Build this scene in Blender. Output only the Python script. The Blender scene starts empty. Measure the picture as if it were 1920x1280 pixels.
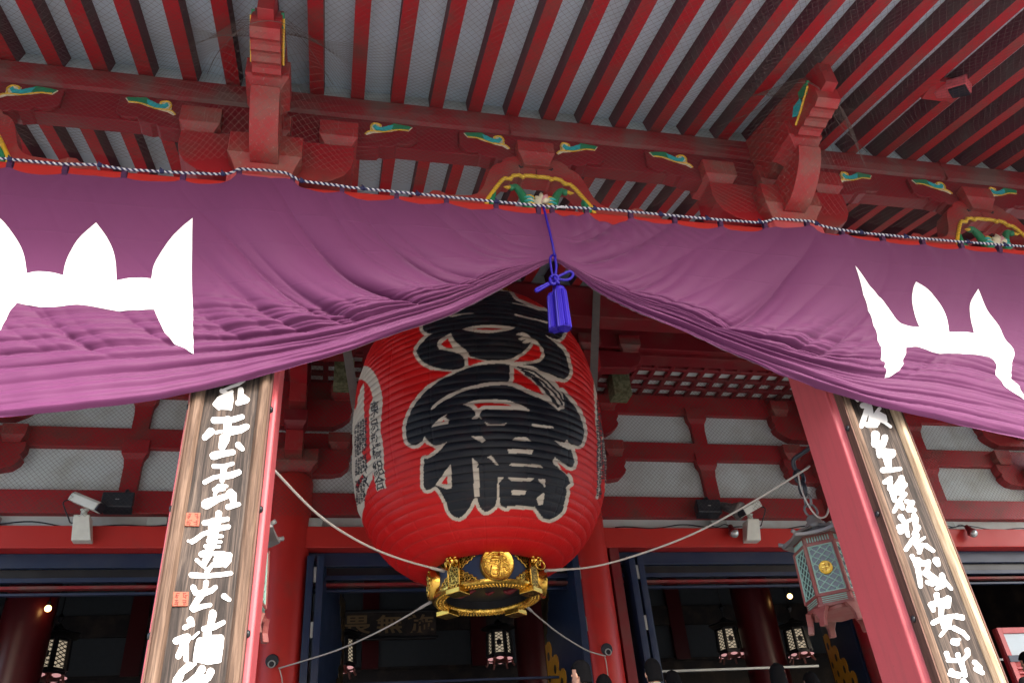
import bpy, math, random
import numpy as np
from mathutils import Vector, Matrix, geometry

random.seed(7)
rng = np.random.default_rng(7)
SC = bpy.context.scene
COL = SC.collection
R = math.radians
UP = 1.6            # the lens is 1.6 m above the courtyard; heights below are counted from the lens

# ------------------------------------------------------------------ camera
F_PX = 1527.08
RX, RY, RZ = -0.592507433, 0.251365364, -0.0906326257
def _rot():
    cx, sx = math.cos(RX), math.sin(RX); cy, sy = math.cos(RY), math.sin(RY); cz, sz = math.cos(RZ), math.sin(RZ)
    B = np.array([[1, 0, 0], [0, 0, -1], [0, 1, 0]], float)
    yaw = np.array([[cy, -sy, 0], [sy, cy, 0], [0, 0, 1]])
    pit = np.array([[1, 0, 0], [0, cx, -sx], [0, sx, cx]])
    rol = np.array([[cz, -sz, 0], [sz, cz, 0], [0, 0, 1]])
    return rol @ pit @ B @ yaw
RM = _rot()
cam_d = bpy.data.cameras.new('camera'); cam = bpy.data.objects.new('camera', cam_d); COL.objects.link(cam)
cam_d.sensor_width = 36.0; cam_d.lens = F_PX / 1920 * 36.0; cam_d.clip_start = 0.05; cam_d.clip_end = 500
rows = np.array([RM[0], -RM[1], -RM[2]])
cam.matrix_world = Matrix([[rows[0][i], rows[1][i], rows[2][i], 0] for i in range(3)] + [[0, 0, 0, 1]])
cam.location = (0, 0, UP)
SC.camera = cam
SC.render.resolution_x, SC.render.resolution_y = 1024, 682

# ------------------------------------------------------------------ light
SUN_EL, SUN_AZ = 37.0, 16.0       # the open court lies behind the lens; thin bright overcast, brightest to the right
world = bpy.data.worlds.new('World'); SC.world = world; world.use_nodes = True
wn = world.node_tree.nodes; wl = world.node_tree.links; wn.clear()
sky = wn.new('ShaderNodeTexSky'); sky.sky_type = 'NISHITA'; sky.sun_disc = False
sky.sun_elevation = R(SUN_EL); sky.sun_rotation = R(180 - SUN_AZ)
sky.air_density = 1.0; sky.dust_density = 4.0; sky.ozone_density = 1.0
bg = wn.new('ShaderNodeBackground'); bg.inputs['Strength'].default_value = 0.15
wo = wn.new('ShaderNodeOutputWorld'); wl.new(sky.outputs[0], bg.inputs[0]); wl.new(bg.outputs[0], wo.inputs[0])
sd = bpy.data.lights.new('sun', 'SUN'); sd.energy = 1.65; sd.angle = R(24); sd.color = (1.0, 0.965, 0.92)
sun = bpy.data.objects.new('sun', sd); COL.objects.link(sun)
dirv = Vector((math.sin(R(SUN_AZ)) * math.cos(R(SUN_EL)), -math.cos(R(SUN_AZ)) * math.cos(R(SUN_EL)), math.sin(R(SUN_EL))))
sun.rotation_euler = dirv.to_track_quat('Z', 'Y').to_euler(); sun.location = (0, 0, 40)
SC.view_settings.view_transform = 'Standard'; SC.view_settings.look = 'None'
SC.view_settings.exposure = 2.1; SC.view_settings.gamma = 1.0
SC.render.engine = 'CYCLES'
SC.cycles.use_denoising = True
SC.cycles.max_bounces = 8; SC.cycles.diffuse_bounces = 5; SC.cycles.transparent_max_bounces = 8
SC.cycles.caustics_reflective = False; SC.cycles.caustics_refractive = False
SC.cycles.sample_clamp_indirect = 6.0

# ------------------------------------------------------------------ helpers
def W(px, py, Y):                    # where the sight line of a picture point meets the upright plane at depth Y
    d = RM.T @ np.array([(px - 960) / F_PX, (py - 640) / F_PX, 1.0])
    return d / d[1] * Y
def PX(P):                           # picture points of an (n,3) array
    v = P @ RM.T
    return np.stack([960 + F_PX * v[:, 0] / v[:, 2], 640 + F_PX * v[:, 1] / v[:, 2]], 1)

def empty(name, loc, label=None, cat=None, group=None, rz=0):
    o = bpy.data.objects.new(name, None); COL.objects.link(o)
    o.empty_display_size = 0.2; o.location = loc; o.rotation_euler.z = rz
    tag(o, label, cat, group); return o
def tag(o, label=None, cat=None, group=None, kind=None):
    if label: o['label'] = label
    if cat: o['category'] = cat
    if group: o['group'] = group
    if kind: o['kind'] = kind
    return o
def wloc(o):
    v = Vector((0, 0, 0))
    while o: v += Vector(o.location); o = o.parent
    return v
def kids(o):
    return [c for c in COL.objects if c.parent == o]
def copy_tree(o, parent=None):
    c = o.copy(); COL.objects.link(c)
    if parent: c.parent = parent
    for ch in kids(o): copy_tree(ch, c)
    return c

class MB:
    def __init__(s): s.v = []; s.f = []; s.m = []; s.mi = 0
    def add(s, vs, fs):
        b = len(s.v); s.v += [tuple(map(float, v)) for v in vs]
        for f in fs: s.f.append([b + i for i in f]); s.m.append(s.mi)
    def box(s, x0, x1, y0, y1, z0, z1):
        s.add([(x0, y0, z0), (x1, y0, z0), (x1, y1, z0), (x0, y1, z0), (x0, y0, z1), (x1, y0, z1), (x1, y1, z1), (x0, y1, z1)],
              [(0, 3, 2, 1), (4, 5, 6, 7), (0, 1, 5, 4), (1, 2, 6, 5), (2, 3, 7, 6), (3, 0, 4, 7)]); return s
    def prism(s, poly, fn):          # poly extruded between fn(p,0) and fn(p,1)
        n = len(poly)
        a = [fn(p, 0) for p in poly]; b = [fn(p, 1) for p in poly]
        tri = geometry.tessellate_polygon([[Vector((p[0], p[1], 0)) for p in poly]])
        s.add(a + b, [tuple(t) for t in tri] + [tuple(n + i for i in reversed(t)) for t in tri] +
              [(i, (i + 1) % n, n + (i + 1) % n, n + i) for i in range(n)]); return s
    def xz(s, poly, y0, y1): return s.prism(poly, lambda p, k: (p[0], (y0, y1)[k], p[1]))
    def yz(s, poly, x0, x1): return s.prism(poly, lambda p, k: ((x0, x1)[k], p[0], p[1]))
    def xy(s, poly, z0, z1): return s.prism(poly, lambda p, k: (p[0], p[1], (z0, z1)[k]))
    def rings(s, rs, close=True, cap=True):   # list of rings of equal length
        n = len(rs[0]); fs = []
        for i in range(len(rs) - 1):
            for j in range(n if close else n - 1):
                fs.append((i * n + j, i * n + (j + 1) % n, (i + 1) * n + (j + 1) % n, (i + 1) * n + j))
        if cap and close: fs += [tuple(reversed(range(n))), tuple(range((len(rs) - 1) * n, len(rs) * n))]
        s.add([p for r in rs for p in r], fs); return s
    def lathe(s, prof, c, n=32, cap=True, axis='z'):   # (r, h)
        def pt(r, h, t):
            if axis == 'z': return (c[0] + r * math.cos(t), c[1] + r * math.sin(t), c[2] + h)
            if axis == 'y': return (c[0] + r * math.cos(t), c[1] + h, c[2] + r * math.sin(t))
            return (c[0] + h, c[1] + r * math.cos(t), c[2] + r * math.sin(t))
        s.rings([[pt(r, h, 2 * math.pi * k / n) for k in range(n)] for r, h in prof], True, cap); return s
    def tube(s, pts, r, n=8, cap=True, closed=False):
        P = [Vector(p) for p in pts]; rs = []
        rad = r if hasattr(r, '__len__') else [r] * len(P)
        up = Vector((0.13, 0.31, 0.94)); prev = None
        for i, p in enumerate(P):
            if closed: t = P[(i + 1) % len(P)] - P[i - 1]
            else: t = P[min(i + 1, len(P) - 1)] - P[max(i - 1, 0)]
            if t.length < 1e-9: t = Vector((0, 0, 1))
            t.normalize()
            a = (prev if prev else (up if abs(t.dot(up)) < .95 else Vector((1, 0, 0))))
            a = (a - t * a.dot(t)); a.normalize(); prev = a; b = t.cross(a)
            rs.append([tuple(p + (a * math.cos(2 * math.pi * k / n) + b * math.sin(2 * math.pi * k / n)) * rad[i]) for k in range(n)])
        if closed: rs.append(rs[0]); cap = False
        s.rings(rs, True, cap); return s
    def ball(s, c, r, n=16, m=10, sc=(1, 1, 1)):
        rs = []
        for i in range(m + 1):
            a = math.pi * (i + .02) / (m + .04) - math.pi / 2
            rs.append([(c[0] + sc[0] * r * math.cos(a) * math.cos(2 * math.pi * k / n), c[1] + sc[1] * r * math.cos(a) * math.sin(2 * math.pi * k / n),
                        c[2] + sc[2] * r * math.sin(a)) for k in range(n)])
        s.rings(rs); return s
    def flat(s, polys2, fn, th, step=None):   # union of 2-D polygons, lifted by fn(u,v,k): k=0 back, k=1 front
        vs = []; fc = []
        for p in polys2:
            if sum(p[i - 1][0] * p[i][1] - p[i][0] * p[i - 1][1] for i in range(len(p))) < 0: p = p[::-1]
            b = len(vs); vs += [Vector((q[0], q[1])) for q in p]; fc.append(list(range(b, b + len(p))))
        if step:
            xs = [v.x for v in vs]; ys = [v.y for v in vs]
            for i in range(int((max(xs) - min(xs)) / step)):
                for j in range(int((max(ys) - min(ys)) / step)):
                    vs.append(Vector((min(xs) + (i + .5 + .2 * (j % 2)) * step, min(ys) + (j + .5) * step)))
        v2, e2, f2, *_ = geometry.delaunay_2d_cdt(vs, [], fc, 1, 1e-6)
        used = sorted({i for f in f2 for i in f}); ix = {k: n for n, k in enumerate(used)}; n = len(used)
        front = [fn(v2[k].x, v2[k].y, 1) for k in used]
        if th is None:
            s.add(front, [tuple(ix[i] for i in f) for f in f2]); return s
        back = [fn(v2[k].x, v2[k].y, 0) for k in used]
        cnt = {}
        for f in f2:
            for a, b in zip(f, list(f[1:]) + [f[0]]):
                cnt[(a, b)] = 1
        side = [(ix[a], n + ix[a], n + ix[b], ix[b]) for (a, b) in cnt if (b, a) not in cnt]
        s.add(front + back, [tuple(ix[i] for i in f) for f in f2] + [tuple(n + ix[i] for i in reversed(f)) for f in f2] + side); return s
    def build(s, name, mats, parent=None, smooth=False, bevel=0, seg=2, auto=None):
        me = bpy.data.meshes.new(name); off = wloc(parent) if parent else Vector((0, 0, 0))
        V = np.array(s.v, float) - np.array(off)
        me.from_pydata(V.tolist(), [], s.f)
        mats = mats if isinstance(mats, (list, tuple)) else [mats]
        for m in mats: me.materials.append(m)
        if len(mats) > 1: me.polygons.foreach_set('material_index', s.m)
        if smooth: me.polygons.foreach_set('use_smooth', [True] * len(me.polygons))
        import bmesh
        bm = bmesh.new(); bm.from_mesh(me); bmesh.ops.recalc_face_normals(bm, faces=bm.faces[:]); bm.to_mesh(me); bm.free()
        if auto is not None:
            me.polygons.foreach_set('use_smooth', [True] * len(me.polygons)); me.set_sharp_from_angle(angle=R(auto))
        me.update()
        o = bpy.data.objects.new(name, me); COL.objects.link(o)
        if parent: o.parent = parent
        if bevel:
            b = o.modifiers.new('bevel', 'BEVEL'); b.width = bevel; b.segments = seg; b.limit_method = 'ANGLE'; b.angle_limit = R(35); b.harden_normals = False
        return o

def capsule(pts, w, k=8):            # brush stroke outline(s): one blunt, uneven blob per segment, narrowing as the brush lifts
    out = []; n = len(pts) - 1; rs = random.Random(int(sum(p[0] * 3 + p[1] for p in pts) * 10))
    for i in range(n):
        a = Vector(pts[i]); b = Vector(pts[i + 1]); d = b - a
        L = d.length or 1e-6; d /= L; ang = math.atan2(d.y, d.x)
        ha = w / 2 * (1.04 - .26 * i / n); hb = w / 2 * (1.04 - .26 * (i + 1) / n)
        J = lambda h: h * rs.uniform(.93, 1.07)
        p = [(a.x + r_ * math.cos(ang + math.pi / 2 + math.pi * t / 6), a.y + r_ * math.sin(ang + math.pi / 2 + math.pi * t / 6)) for t in range(7) for r_ in (J(ha),)]
        p += [(b.x + r_ * math.cos(ang - math.pi / 2 + math.pi * t / 6), b.y + r_ * math.sin(ang - math.pi / 2 + math.pi * t / 6)) for t in range(7) for r_ in (J(hb),)]
        out.append(p)
    return out
def spline(pts, n=12):               # Catmull-Rom through points (any dimension)
    P = [np.array(p, float) for p in pts]; P = [2 * P[0] - P[1]] + P + [2 * P[-1] - P[-2]]; out = []
    for i in range(1, len(P) - 2):
        for k in range(n):
            t = k / n; a, b, c, d = P[i - 1], P[i], P[i + 1], P[i + 2]
            out.append(.5 * (2 * b + (c - a) * t + (2 * a - 5 * b + 4 * c - d) * t * t + (3 * b - a - 3 * c + d) * t ** 3))
    out.append(P[-2]); return out
def smooth_poly(pts, n=3, thr=48):    # rounds a traced outline, keeping its sharp corners
    P = [np.array(p, float) for p in pts]; N = len(P); out = []
    def ang(i):
        a, b = P[i] - P[i - 1], P[(i + 1) % N] - P[i]
        return abs(math.degrees(math.atan2(a[0] * b[1] - a[1] * b[0], a @ b)))
    cor = [ang(i) > thr for i in range(N)]
    for i in range(N):
        b, c = P[i], P[(i + 1) % N]; a = 2 * b - c if cor[i] else P[i - 1]; d = 2 * c - b if cor[(i + 1) % N] else P[(i + 2) % N]
        for k in range(n):
            t = k / n; out.append(tuple(.5 * (2 * b + (c - a) * t + (2 * a - 5 * b + 4 * c - d) * t * t + (3 * b - a - 3 * c + d) * t ** 3)))
    return out
def inside(P, poly):                 # vectorised point in polygon
    x, y = P[:, 0], P[:, 1]; r = np.zeros(len(P), bool); n = len(poly)
    for i in range(n):
        x1, y1 = poly[i]; x2, y2 = poly[(i + 1) % n]
        c = ((y1 > y) != (y2 > y)); r ^= c & (x < (x2 - x1) * (y - y1) / ((y2 - y1) if y2 != y1 else 1e-9) + x1)
    return r
def dist_edges(P, poly, closed=True):
    d = np.full(len(P), 1e9); n = len(poly)
    for i in range(n if closed else n - 1):
        a = np.array(poly[i], float); b = np.array(poly[(i + 1) % n], float); ab = b - a
        t = np.clip(((P - a) @ ab) / max(ab @ ab, 1e-9), 0, 1)
        d = np.minimum(d, np.hypot(*(P - a - t[:, None] * ab).T))
    return d

# ------------------------------------------------------------------ materials
def node_mat(name):
    m = bpy.data.materials.new(name); m.use_nodes = True; nt = m.node_tree
    return m, nt, nt.nodes['Principled BSDF']
def ramp(nt, stops, src):
    r = nt.nodes.new('ShaderNodeValToRGB'); e = r.color_ramp.elements
    while len(e) < len(stops): e.new(.5)
    for i, (p, c) in enumerate(stops):
        e[i].position = p; e[i].color = (c, c, c, 1) if not hasattr(c, '__len__') else tuple(c) + (1,)
    nt.links.new(src, r.inputs[0]); return r
def noise(nt, scale, detail=4, rough=.55, stretch=None, dist=0):
    tc = nt.nodes.new('ShaderNodeTexCoord'); n = nt.nodes.new('ShaderNodeTexNoise')
    n.inputs['Scale'].default_value = scale; n.inputs['Detail'].default_value = detail; n.inputs['Roughness'].default_value = rough
    n.inputs['Distortion'].default_value = dist
    if stretch:
        mp = nt.nodes.new('ShaderNodeMapping'); mp.inputs['Scale'].default_value = stretch
        nt.links.new(tc.outputs['Object'], mp.inputs[0]); nt.links.new(mp.outputs[0], n.inputs['Vector'])
    else: nt.links.new(tc.outputs['Object'], n.inputs['Vector'])
    return n
def mix(nt, a, b, fac, mode='MIX'):
    x = nt.nodes.new('ShaderNodeMix'); x.data_type = 'RGBA'; x.blend_type = mode
    for s, v in ((6, a), (7, b)):
        if hasattr(v, 'is_output'): nt.links.new(v, x.inputs[s])
        else: x.inputs[s].default_value = tuple(v) + (1,)
    if hasattr(fac, 'is_output'): nt.links.new(fac, x.inputs[0])
    else: x.inputs[0].default_value = fac
    return x.outputs[2]
def bump(nt, bs, h, strength, dist=.01):
    b = nt.nodes.new('ShaderNodeBump'); b.inputs['Strength'].default_value = strength; b.inputs['Distance'].default_value = dist
    nt.links.new(h, b.inputs['Height']); nt.links.new(b.outputs[0], bs.inputs['Normal'])
def paint(name, col, rough=.45, dirt=(.10, .07, .055), amt=.6, lo=.46, hi=.72, scale=2.2, spec=.4, streak=None, metal=0, bmp=.12, drip=0):
    m, nt, bs = node_mat(name)
    n1 = noise(nt, scale, 6, .6, streak); n2 = noise(nt, 34, 3, .6)
    big = noise(nt, .9, 3)
    c = mix(nt, tuple(x * .82 for x in col), tuple(min(1, x * 1.12) for x in col), big.outputs[0])
    f = ramp(nt, [(lo, 0.0), (hi, amt)], n1.outputs[0])
    c = mix(nt, c, dirt, f.outputs[0])
    sp = ramp(nt, [(.66, 0.0), (.74, .35)], n2.outputs[0])
    c = mix(nt, c, dirt, sp.outputs[0])
    if drip:
        dn = noise(nt, 1.0, 3, .6, (46, 46, 2.6)); dm = ramp(nt, [(.62, 0.0), (.70, drip)], dn.outputs[0]); c = mix(nt, c, (.42, .38, .34), dm.outputs[0])
    nt.links.new(c, bs.inputs['Base Color'])
    rr = nt.nodes.new('ShaderNodeMapRange'); rr.inputs[3].default_value = max(.05, rough - .1); rr.inputs[4].default_value = min(1, rough + .18)
    nt.links.new(n1.outputs[0], rr.inputs[0]); nt.links.new(rr.outputs[0], bs.inputs['Roughness'])
    bs.inputs['Specular IOR Level'].default_value = spec; bs.inputs['Metallic'].default_value = metal
    if bmp: bump(nt, bs, n2.outputs[0], bmp, .006)
    return m
def plain(name, col, rough=.5, metal=0, spec=.5, emit=None, es=1):
    m, nt, bs = node_mat(name); n = noise(nt, 9, 4)
    c = mix(nt, tuple(x * .8 for x in col), tuple(min(1, x * 1.15) for x in col), n.outputs[0])
    nt.links.new(c, bs.inputs['Base Color']); bs.inputs['Roughness'].default_value = rough
    bs.inputs['Metallic'].default_value = metal; bs.inputs['Specular IOR Level'].default_value = spec
    if emit: bs.inputs['Emission Color'].default_value = tuple(emit) + (1,); bs.inputs['Emission Strength'].default_value = es
    return m
M = {}
M['red'] = paint('vermilion_paint', (.33, .012, .019))
M['red_old'] = paint('weathered_vermilion', (.22, .012, .017), dirt=(.12, .095, .08), amt=.75, lo=.44, hi=.62, scale=1.6, rough=.55)
M['red_pillar'] = paint('pillar_vermilion', (.50, .085, .10), rough=.4, amt=.25, spec=.5, lo=.5, hi=.8, streak=(7, 7, .5))  # overexposed haze put into the paint: pinker and paler than the other reds
M['red_pale'] = paint('pale_vermilion', (.33, .025, .028), dirt=(.16, .12, .09), amt=.65, lo=.44, hi=.68, scale=3, drip=.2)  # paler red, with random dirt patches and pale drips
M['red_deep'] = paint('deep_vermilion', (.20, .008, .016), amt=.4)
M['rafter_side'] = paint('dark_rafter_side', (.12, .033, .048), dirt=(.10, .085, .08), amt=.7, lo=.45, hi=.65, scale=1.4, rough=.7, spec=.2)  # rafter sides darker and browner than their red undersides
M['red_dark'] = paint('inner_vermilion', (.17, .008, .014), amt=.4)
M['red_bright'] = paint('beam_vermilion', (.47, .024, .020), rough=.4, amt=.25, lo=.58)
M['white_board'] = paint('white_boarding', (.58, .71, .82), rough=.7, dirt=(.30, .30, .28), amt=.45, lo=.4, hi=.7, scale=.9)  # blue of cool shade put into the white
M['plaster'] = paint('wall_plaster', (.60, .69, .70), rough=.85, dirt=(.30, .27, .20), amt=.65, lo=.47, hi=.74, scale=.8, spec=.1)
M['moss'] = paint('mossy_timber', (.075, .078, .035), rough=.8, dirt=(.20, .20, .12), amt=.7, lo=.4, hi=.6, scale=14)
M['navy'] = paint('blue_black_lacquer', (.013, .028, .072), rough=.34, dirt=(.05, .06, .08), amt=.3)
M['black'] = paint('black_lacquer', (.010, .011, .015), rough=.3, dirt=(.04, .04, .04), amt=.2)
M['dark'] = paint('dark_timber', (.014, .012, .013), rough=.6)
M['gold'] = paint('gilt_metal', (.78, .50, .10), rough=.24, dirt=(.14, .08, .015), amt=.8, lo=.45, hi=.7, scale=16, metal=1.0, bmp=.4)
M['gold_smooth'] = paint('polished_gilt', (.66, .41, .08), rough=.20, dirt=(.20, .11, .02), amt=.45, lo=.5, hi=.75, scale=9, metal=1.0, bmp=.15)
M['gold_paint'] = plain('gold_paint', (.75, .47, .035), .45)
M['bronze_gold'] = plain('bronze_gold', (.72, .34, .03), .45, .1)
M['green'] = plain('green_paint', (.018, .22, .10), .5)
M['cyan'] = plain('turquoise_paint', (.03, .42, .45), .5)
M['cream_edge'] = plain('cream_edge', (.72, .68, .5), .5)
M['pink'] = plain('lotus_pink', (.72, .36, .42), .5)
M['grey_metal'] = plain('grey_metal', (.34, .36, .35), .45, .2)
M['cam_white'] = plain('camera_housing', (.66, .70, .64), .4)
M['blackplastic'] = plain('black_plastic', (.012, .018, .028), .4)
M['glass'] = plain('bulb_glass', (.55, .6, .6), .08, .6)
M['rope_w'] = plain('white_rope', (.42, .40, .37), .85)
M['rope_white'] = plain('rope_white', (.55, .56, .62), .8)
M['rope_navy'] = plain('rope_navy', (.012, .014, .07), .8)
M['violet'] = paint('violet_silk', (.010, .0012, .21), rough=.5, amt=0, spec=.3)
M['ground'] = paint('paving_stone', (.31, .305, .295), rough=.85, dirt=(.22, .21, .2), amt=.6)
M['verdigris'] = plain('verdigris', (.20, .34, .30), .6)
M['bronze_red'] = paint('red_lacquered_bronze', (.18, .04, .036), rough=.5, dirt=(.20, .17, .14), amt=.6)
M['tin'] = paint('lead_grey_roof', (.17, .17, .18), rough=.45, dirt=(.26, .23, .18), amt=.5, metal=.3)
M['hair'] = plain('black_hair', (.004, .004, .005), .9, spec=.08)
M['skin'] = plain('skin', (.55, .30, .21), .5)
M['pane_dim'] = plain('pale_block_paint', (.42, .46, .44), .6)
M['pane_dark'] = plain('dark_inside_pane', (.06, .068, .072), .25)  # dark tone stands for the shaded inside seen through the panes
M['pane_lit'] = plain('lit_paper_pane', (.4, .35, .27), .6, emit=(1.0, .82, .58), es=.085)
M['glint_red'] = plain('lit_base_glint', (.3, .12, .12), .5, emit=(1.0, .5, .5), es=.14)
M['bulb'] = plain('lit_bulb', (1, .8, .5), .4, emit=(1.0, .55, .18), es=2.6)
M['net'] = plain('net_cord', (.10, .075, .065), .8)
M['net_dark'] = plain('dark_net_cord', (.06, .065, .06), .8)
M['seal'] = plain('seal_red', (.30, .055, .022), .6)
M['seal_dark'] = plain('seal_engraving', (.16, .03, .015), .6)
M['chalk'] = plain('white_lettering', (.88, .89, .90), .55)

def cloth_mat(name, col, white=None):
    m, nt, bs = node_mat(name)
    tc = nt.nodes.new('ShaderNodeTexCoord')
    n = noise(nt, 1.1, 4); wv = noise(nt, 160, 2, .7, (1, 1, 1))
    c = mix(nt, tuple(x * .88 for x in col), tuple(min(1, x * 1.1) for x in col), n.outputs[0])
    nt.links.new(c, bs.inputs['Base Color']); bs.inputs['Roughness'].default_value = .62
    bs.inputs['Sheen Weight'].default_value = .22 if not white else .05; bs.inputs['Sheen Roughness'].default_value = .4
    bs.inputs['Sheen Tint'].default_value = (1, .86, 1, 1)
    bs.inputs['Specular IOR Level'].default_value = .25
    bump(nt, bs, wv.outputs[0], .06, .002)
    return m
M['curtain'] = cloth_mat('purple_cloth', (.098, .0195, .076))
M['curtain_dark'] = cloth_mat('purple_tab_cloth', (.04, .008, .045))
M['emblem'] = cloth_mat('white_cloth', (.90, .90, .91), True)

def wood(name, c1, c2, c3, axis=(14, 14, .8)):
    m, nt, bs = node_mat(name)
    n = noise(nt, 1.6, 8, .68, axis, .6); n2 = noise(nt, 6, 5, .6, (26, 26, .5))
    r = ramp(nt, [(.28, c1), (.46, c2), (.68, c3)], n.outputs[0])
    d = ramp(nt, [(.48, 0.0), (.66, .8)], n2.outputs[0])
    c = mix(nt, r.outputs[0], c1, d.outputs[0])
    nt.links.new(c, bs.inputs['Base Color']); bs.inputs['Roughness'].default_value = .72; bs.inputs['Specular IOR Level'].default_value = .2
    bump(nt, bs, n.outputs[0], .35, .005); return m
M['plank'] = wood('weathered_plank', (.006, .005, .0048), (.034, .0265, .0235), (.125, .094, .077))
M['frame_wood'] = wood('pale_frame_wood', (.042, .027, .020), (.105, .066, .046), (.20, .135, .098))
M['frame_sunlit'] = wood('sunlit_frame', (.16, .10, .062), (.34, .25, .165), (.52, .42, .30))  # lighter copy of the frame wood, sunlight from the right put into its colour
M['dark_edge'] = wood('dark_board_edge', (.05, .028, .022), (.10, .05, .04), (.15, .08, .06))

M['inner_plaster'] = plain('inner_plaster', (.05, .06, .07), .8)  # indoor gloom put into the colour, far darker than the outer plaster

M['inner_red'] = plain('inner_column_red', (.07, .005, .008), .35)  # darkened copy of the red, with the gloom of the hall in its colour

def openwork(name):                   # pierced gilt plate: gilt scroll ribs round dark openings
    m, nt, bs = node_mat(name); tc = nt.nodes.new('ShaderNodeTexCoord')
    v = nt.nodes.new('ShaderNodeTexVoronoi'); v.feature = 'DISTANCE_TO_EDGE'; v.inputs['Scale'].default_value = 34; nt.links.new(tc.outputs['Object'], v.inputs['Vector'])
    r = ramp(nt, [(.06, 0.0), (.11, 1.0)], v.outputs['Distance'])
    c = mix(nt, (.80, .52, .11), (.035, .02, .006), r.outputs[0]); nt.links.new(c, bs.inputs['Base Color'])
    bs.inputs['Metallic'].default_value = 1; bs.inputs['Roughness'].default_value = .28
    inv = nt.nodes.new('ShaderNodeMath'); inv.operation = 'SUBTRACT'; inv.inputs[0].default_value = 1; nt.links.new(r.outputs[0], inv.inputs[1]); bump(nt, bs, inv.outputs[0], .8, .012); return m
M['gold_open'] = openwork('openwork_gilt')
# ------------------------------------------------------------------ setting
FLOOR, GROUND = 0.20, -1.60
g = MB(); g.box(-150, 150, -150, 2.2, GROUND - .3, GROUND); g.box(-150, 150, 2.2, 150, GROUND - .3, GROUND - .004)
tag(g.build('ground', M['ground']), kind='structure')
s = MB()
for i in range(10):
    s.box(-12, 18, 2.3 + .3 * i, 2.6 + .3 * i if i < 9 else 34, GROUND + .002, GROUND + .18 * (i + 1))
tag(s.build('steps', M['ground']), kind='structure')

# ------------------------------------------------------------------ the hall: one thing
PC = [-.777, 4.695]                  # porch pillars (bay 5.472)
KC = [1.93 - 5.472, 1.93, 1.93 + 5.472]
WC = [-6.17, -.70, 4.66, 10.13, 15.3]  # wall columns
WM = [-3.43, 1.98, 7.42, 12.63]
X0, X1 = -9.5, 17.0
hall = empty('temple_hall', (1.93, 14.0, FLOOR), 'vermilion temple front with bracketed eaves, white panels and dark open doorways', 'temple')

# porch pillars: square, stop-chamfered with a bead
for c in PC:
    b = MB(); h, d, ch = .325, .285, .055; yc = 5.935
    prof = [(-h + ch, -d), (h - ch, -d), (h - ch + .012, -d + .004), (h - ch + .02, -d + .022), (h - .022, -d + ch - .02), (h - .004, -d + ch - .012), (h, -d + ch), (h, d - ch), (h - ch, d), (-h + ch, d), (-h, d - ch),
            (-h, -d + ch), (-h + .004, -d + ch - .012), (-h + .022, -d + ch - .02), (-h + ch - .02, -d + .022), (-h + ch - .012, -d + .004)]
    b.xy([(c + p[0], yc + p[1]) for p in prof], FLOOR, 5.655)
    b.build('porch_pillar', M['red_pillar'], hall, bevel=.004, seg=1)
# tie beam behind the curtain
b = MB(); b.box(X0, X1, 5.70, 5.95, 5.22, 5.60); b.build('tie_beam', M['red_bright'], hall, bevel=.03)

# bracket sets
def taper(b, cx, cy, hx, hy, z0, z1, z2, kx, ky):     # bearing block: flared foot z0..z1, square head z1..z2
    rs = []
    for t in (0, .25, .5, .75, 1):
        e = t ** 1.7; a = (hx * kx + (hx - hx * kx) * e, hy * ky + (hy - hy * ky) * e); z = z0 + (z1 - z0) * t
        rs.append([(cx - a[0], cy - a[1], z), (cx + a[0], cy - a[1], z), (cx + a[0], cy + a[1], z), (cx - a[0], cy + a[1], z)])
    rs.append([(cx - hx, cy - hy, z2), (cx + hx, cy - hy, z2), (cx + hx, cy + hy, z2), (cx - hx, cy + hy, z2)])
    b.rings(rs); return b
def cloud(b, cx, y, z, dx):          # painted cloud carving on an arm; dx=+1 head away from the post at the right
    def T(pts): return [(cx + dx * p[0], z + p[1]) for p in pts]
    y1 = y + .01
    b.mi = 3; b.xz(T([(.44, .105), (.40, .045), (.30, .05), (.22, .015), (.10, -.02), (.03, -.035), (-.03, -.075), (-.05, -.06), (.0, -.01), (.0, .07), (.05, .115), (.12, .095), (.12, .06), (.08, .06), (.2, .06), (.24, .125)]), y - .006, y1)
    b.mi = 0; b.xz(T([(.43, .105), (.395, .05), (.31, .055), (.25, .04), (.17, .05), (.20, .09), (.245, .13)]), y - .016, y1)
    b.mi = 1; b.xz(T([(.24, .1), (.22, .03), (.14, .0), (.06, .005), (.03, .05), (.05, .085), (.07, .055), (.11, .045), (.15, .06), (.19, .085)]), y - .02, y1)
    b.mi = 2; b.tube([(cx + dx * p[0], y - .012, z + p[1]) for p in spline([(-.05, -.07), (-.02, -.03), (.02, -.015), (.08, -.012), (.15, -.01), (.22, .02), (.30, .045), (.40, .048)], 5)], .007, 6)
    b.tube([(cx + dx * p[0], y - .012, z + p[1]) for p in spline([(.02, .0), (.005, .05), (.03, .10), (.075, .105), (.11, .085), (.10, .065)], 5)], .008, 6)
def arm_poly(cx, hw, zb, zt, steps=True):
    out = []
    for sx in (-1, 1):
        pr = [(hw, zt), (hw, zt - .22), (hw - .06, zt - .275), (hw - .14, zt - .29), (hw - .20, zt - .28), (hw - .23, zt - .325), (hw - .33, zt - .35), (hw - .38, zt - .335), (hw - .41, zt - .375), (hw - .55, zt - .39)]
        out.append([(cx + sx * p[0], p[1]) for p in pr])
    return out[0] + out[1][::-1]
PAINTS = [M['green'], M['cyan'], M['gold_paint'], M['cream_edge']]
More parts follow.
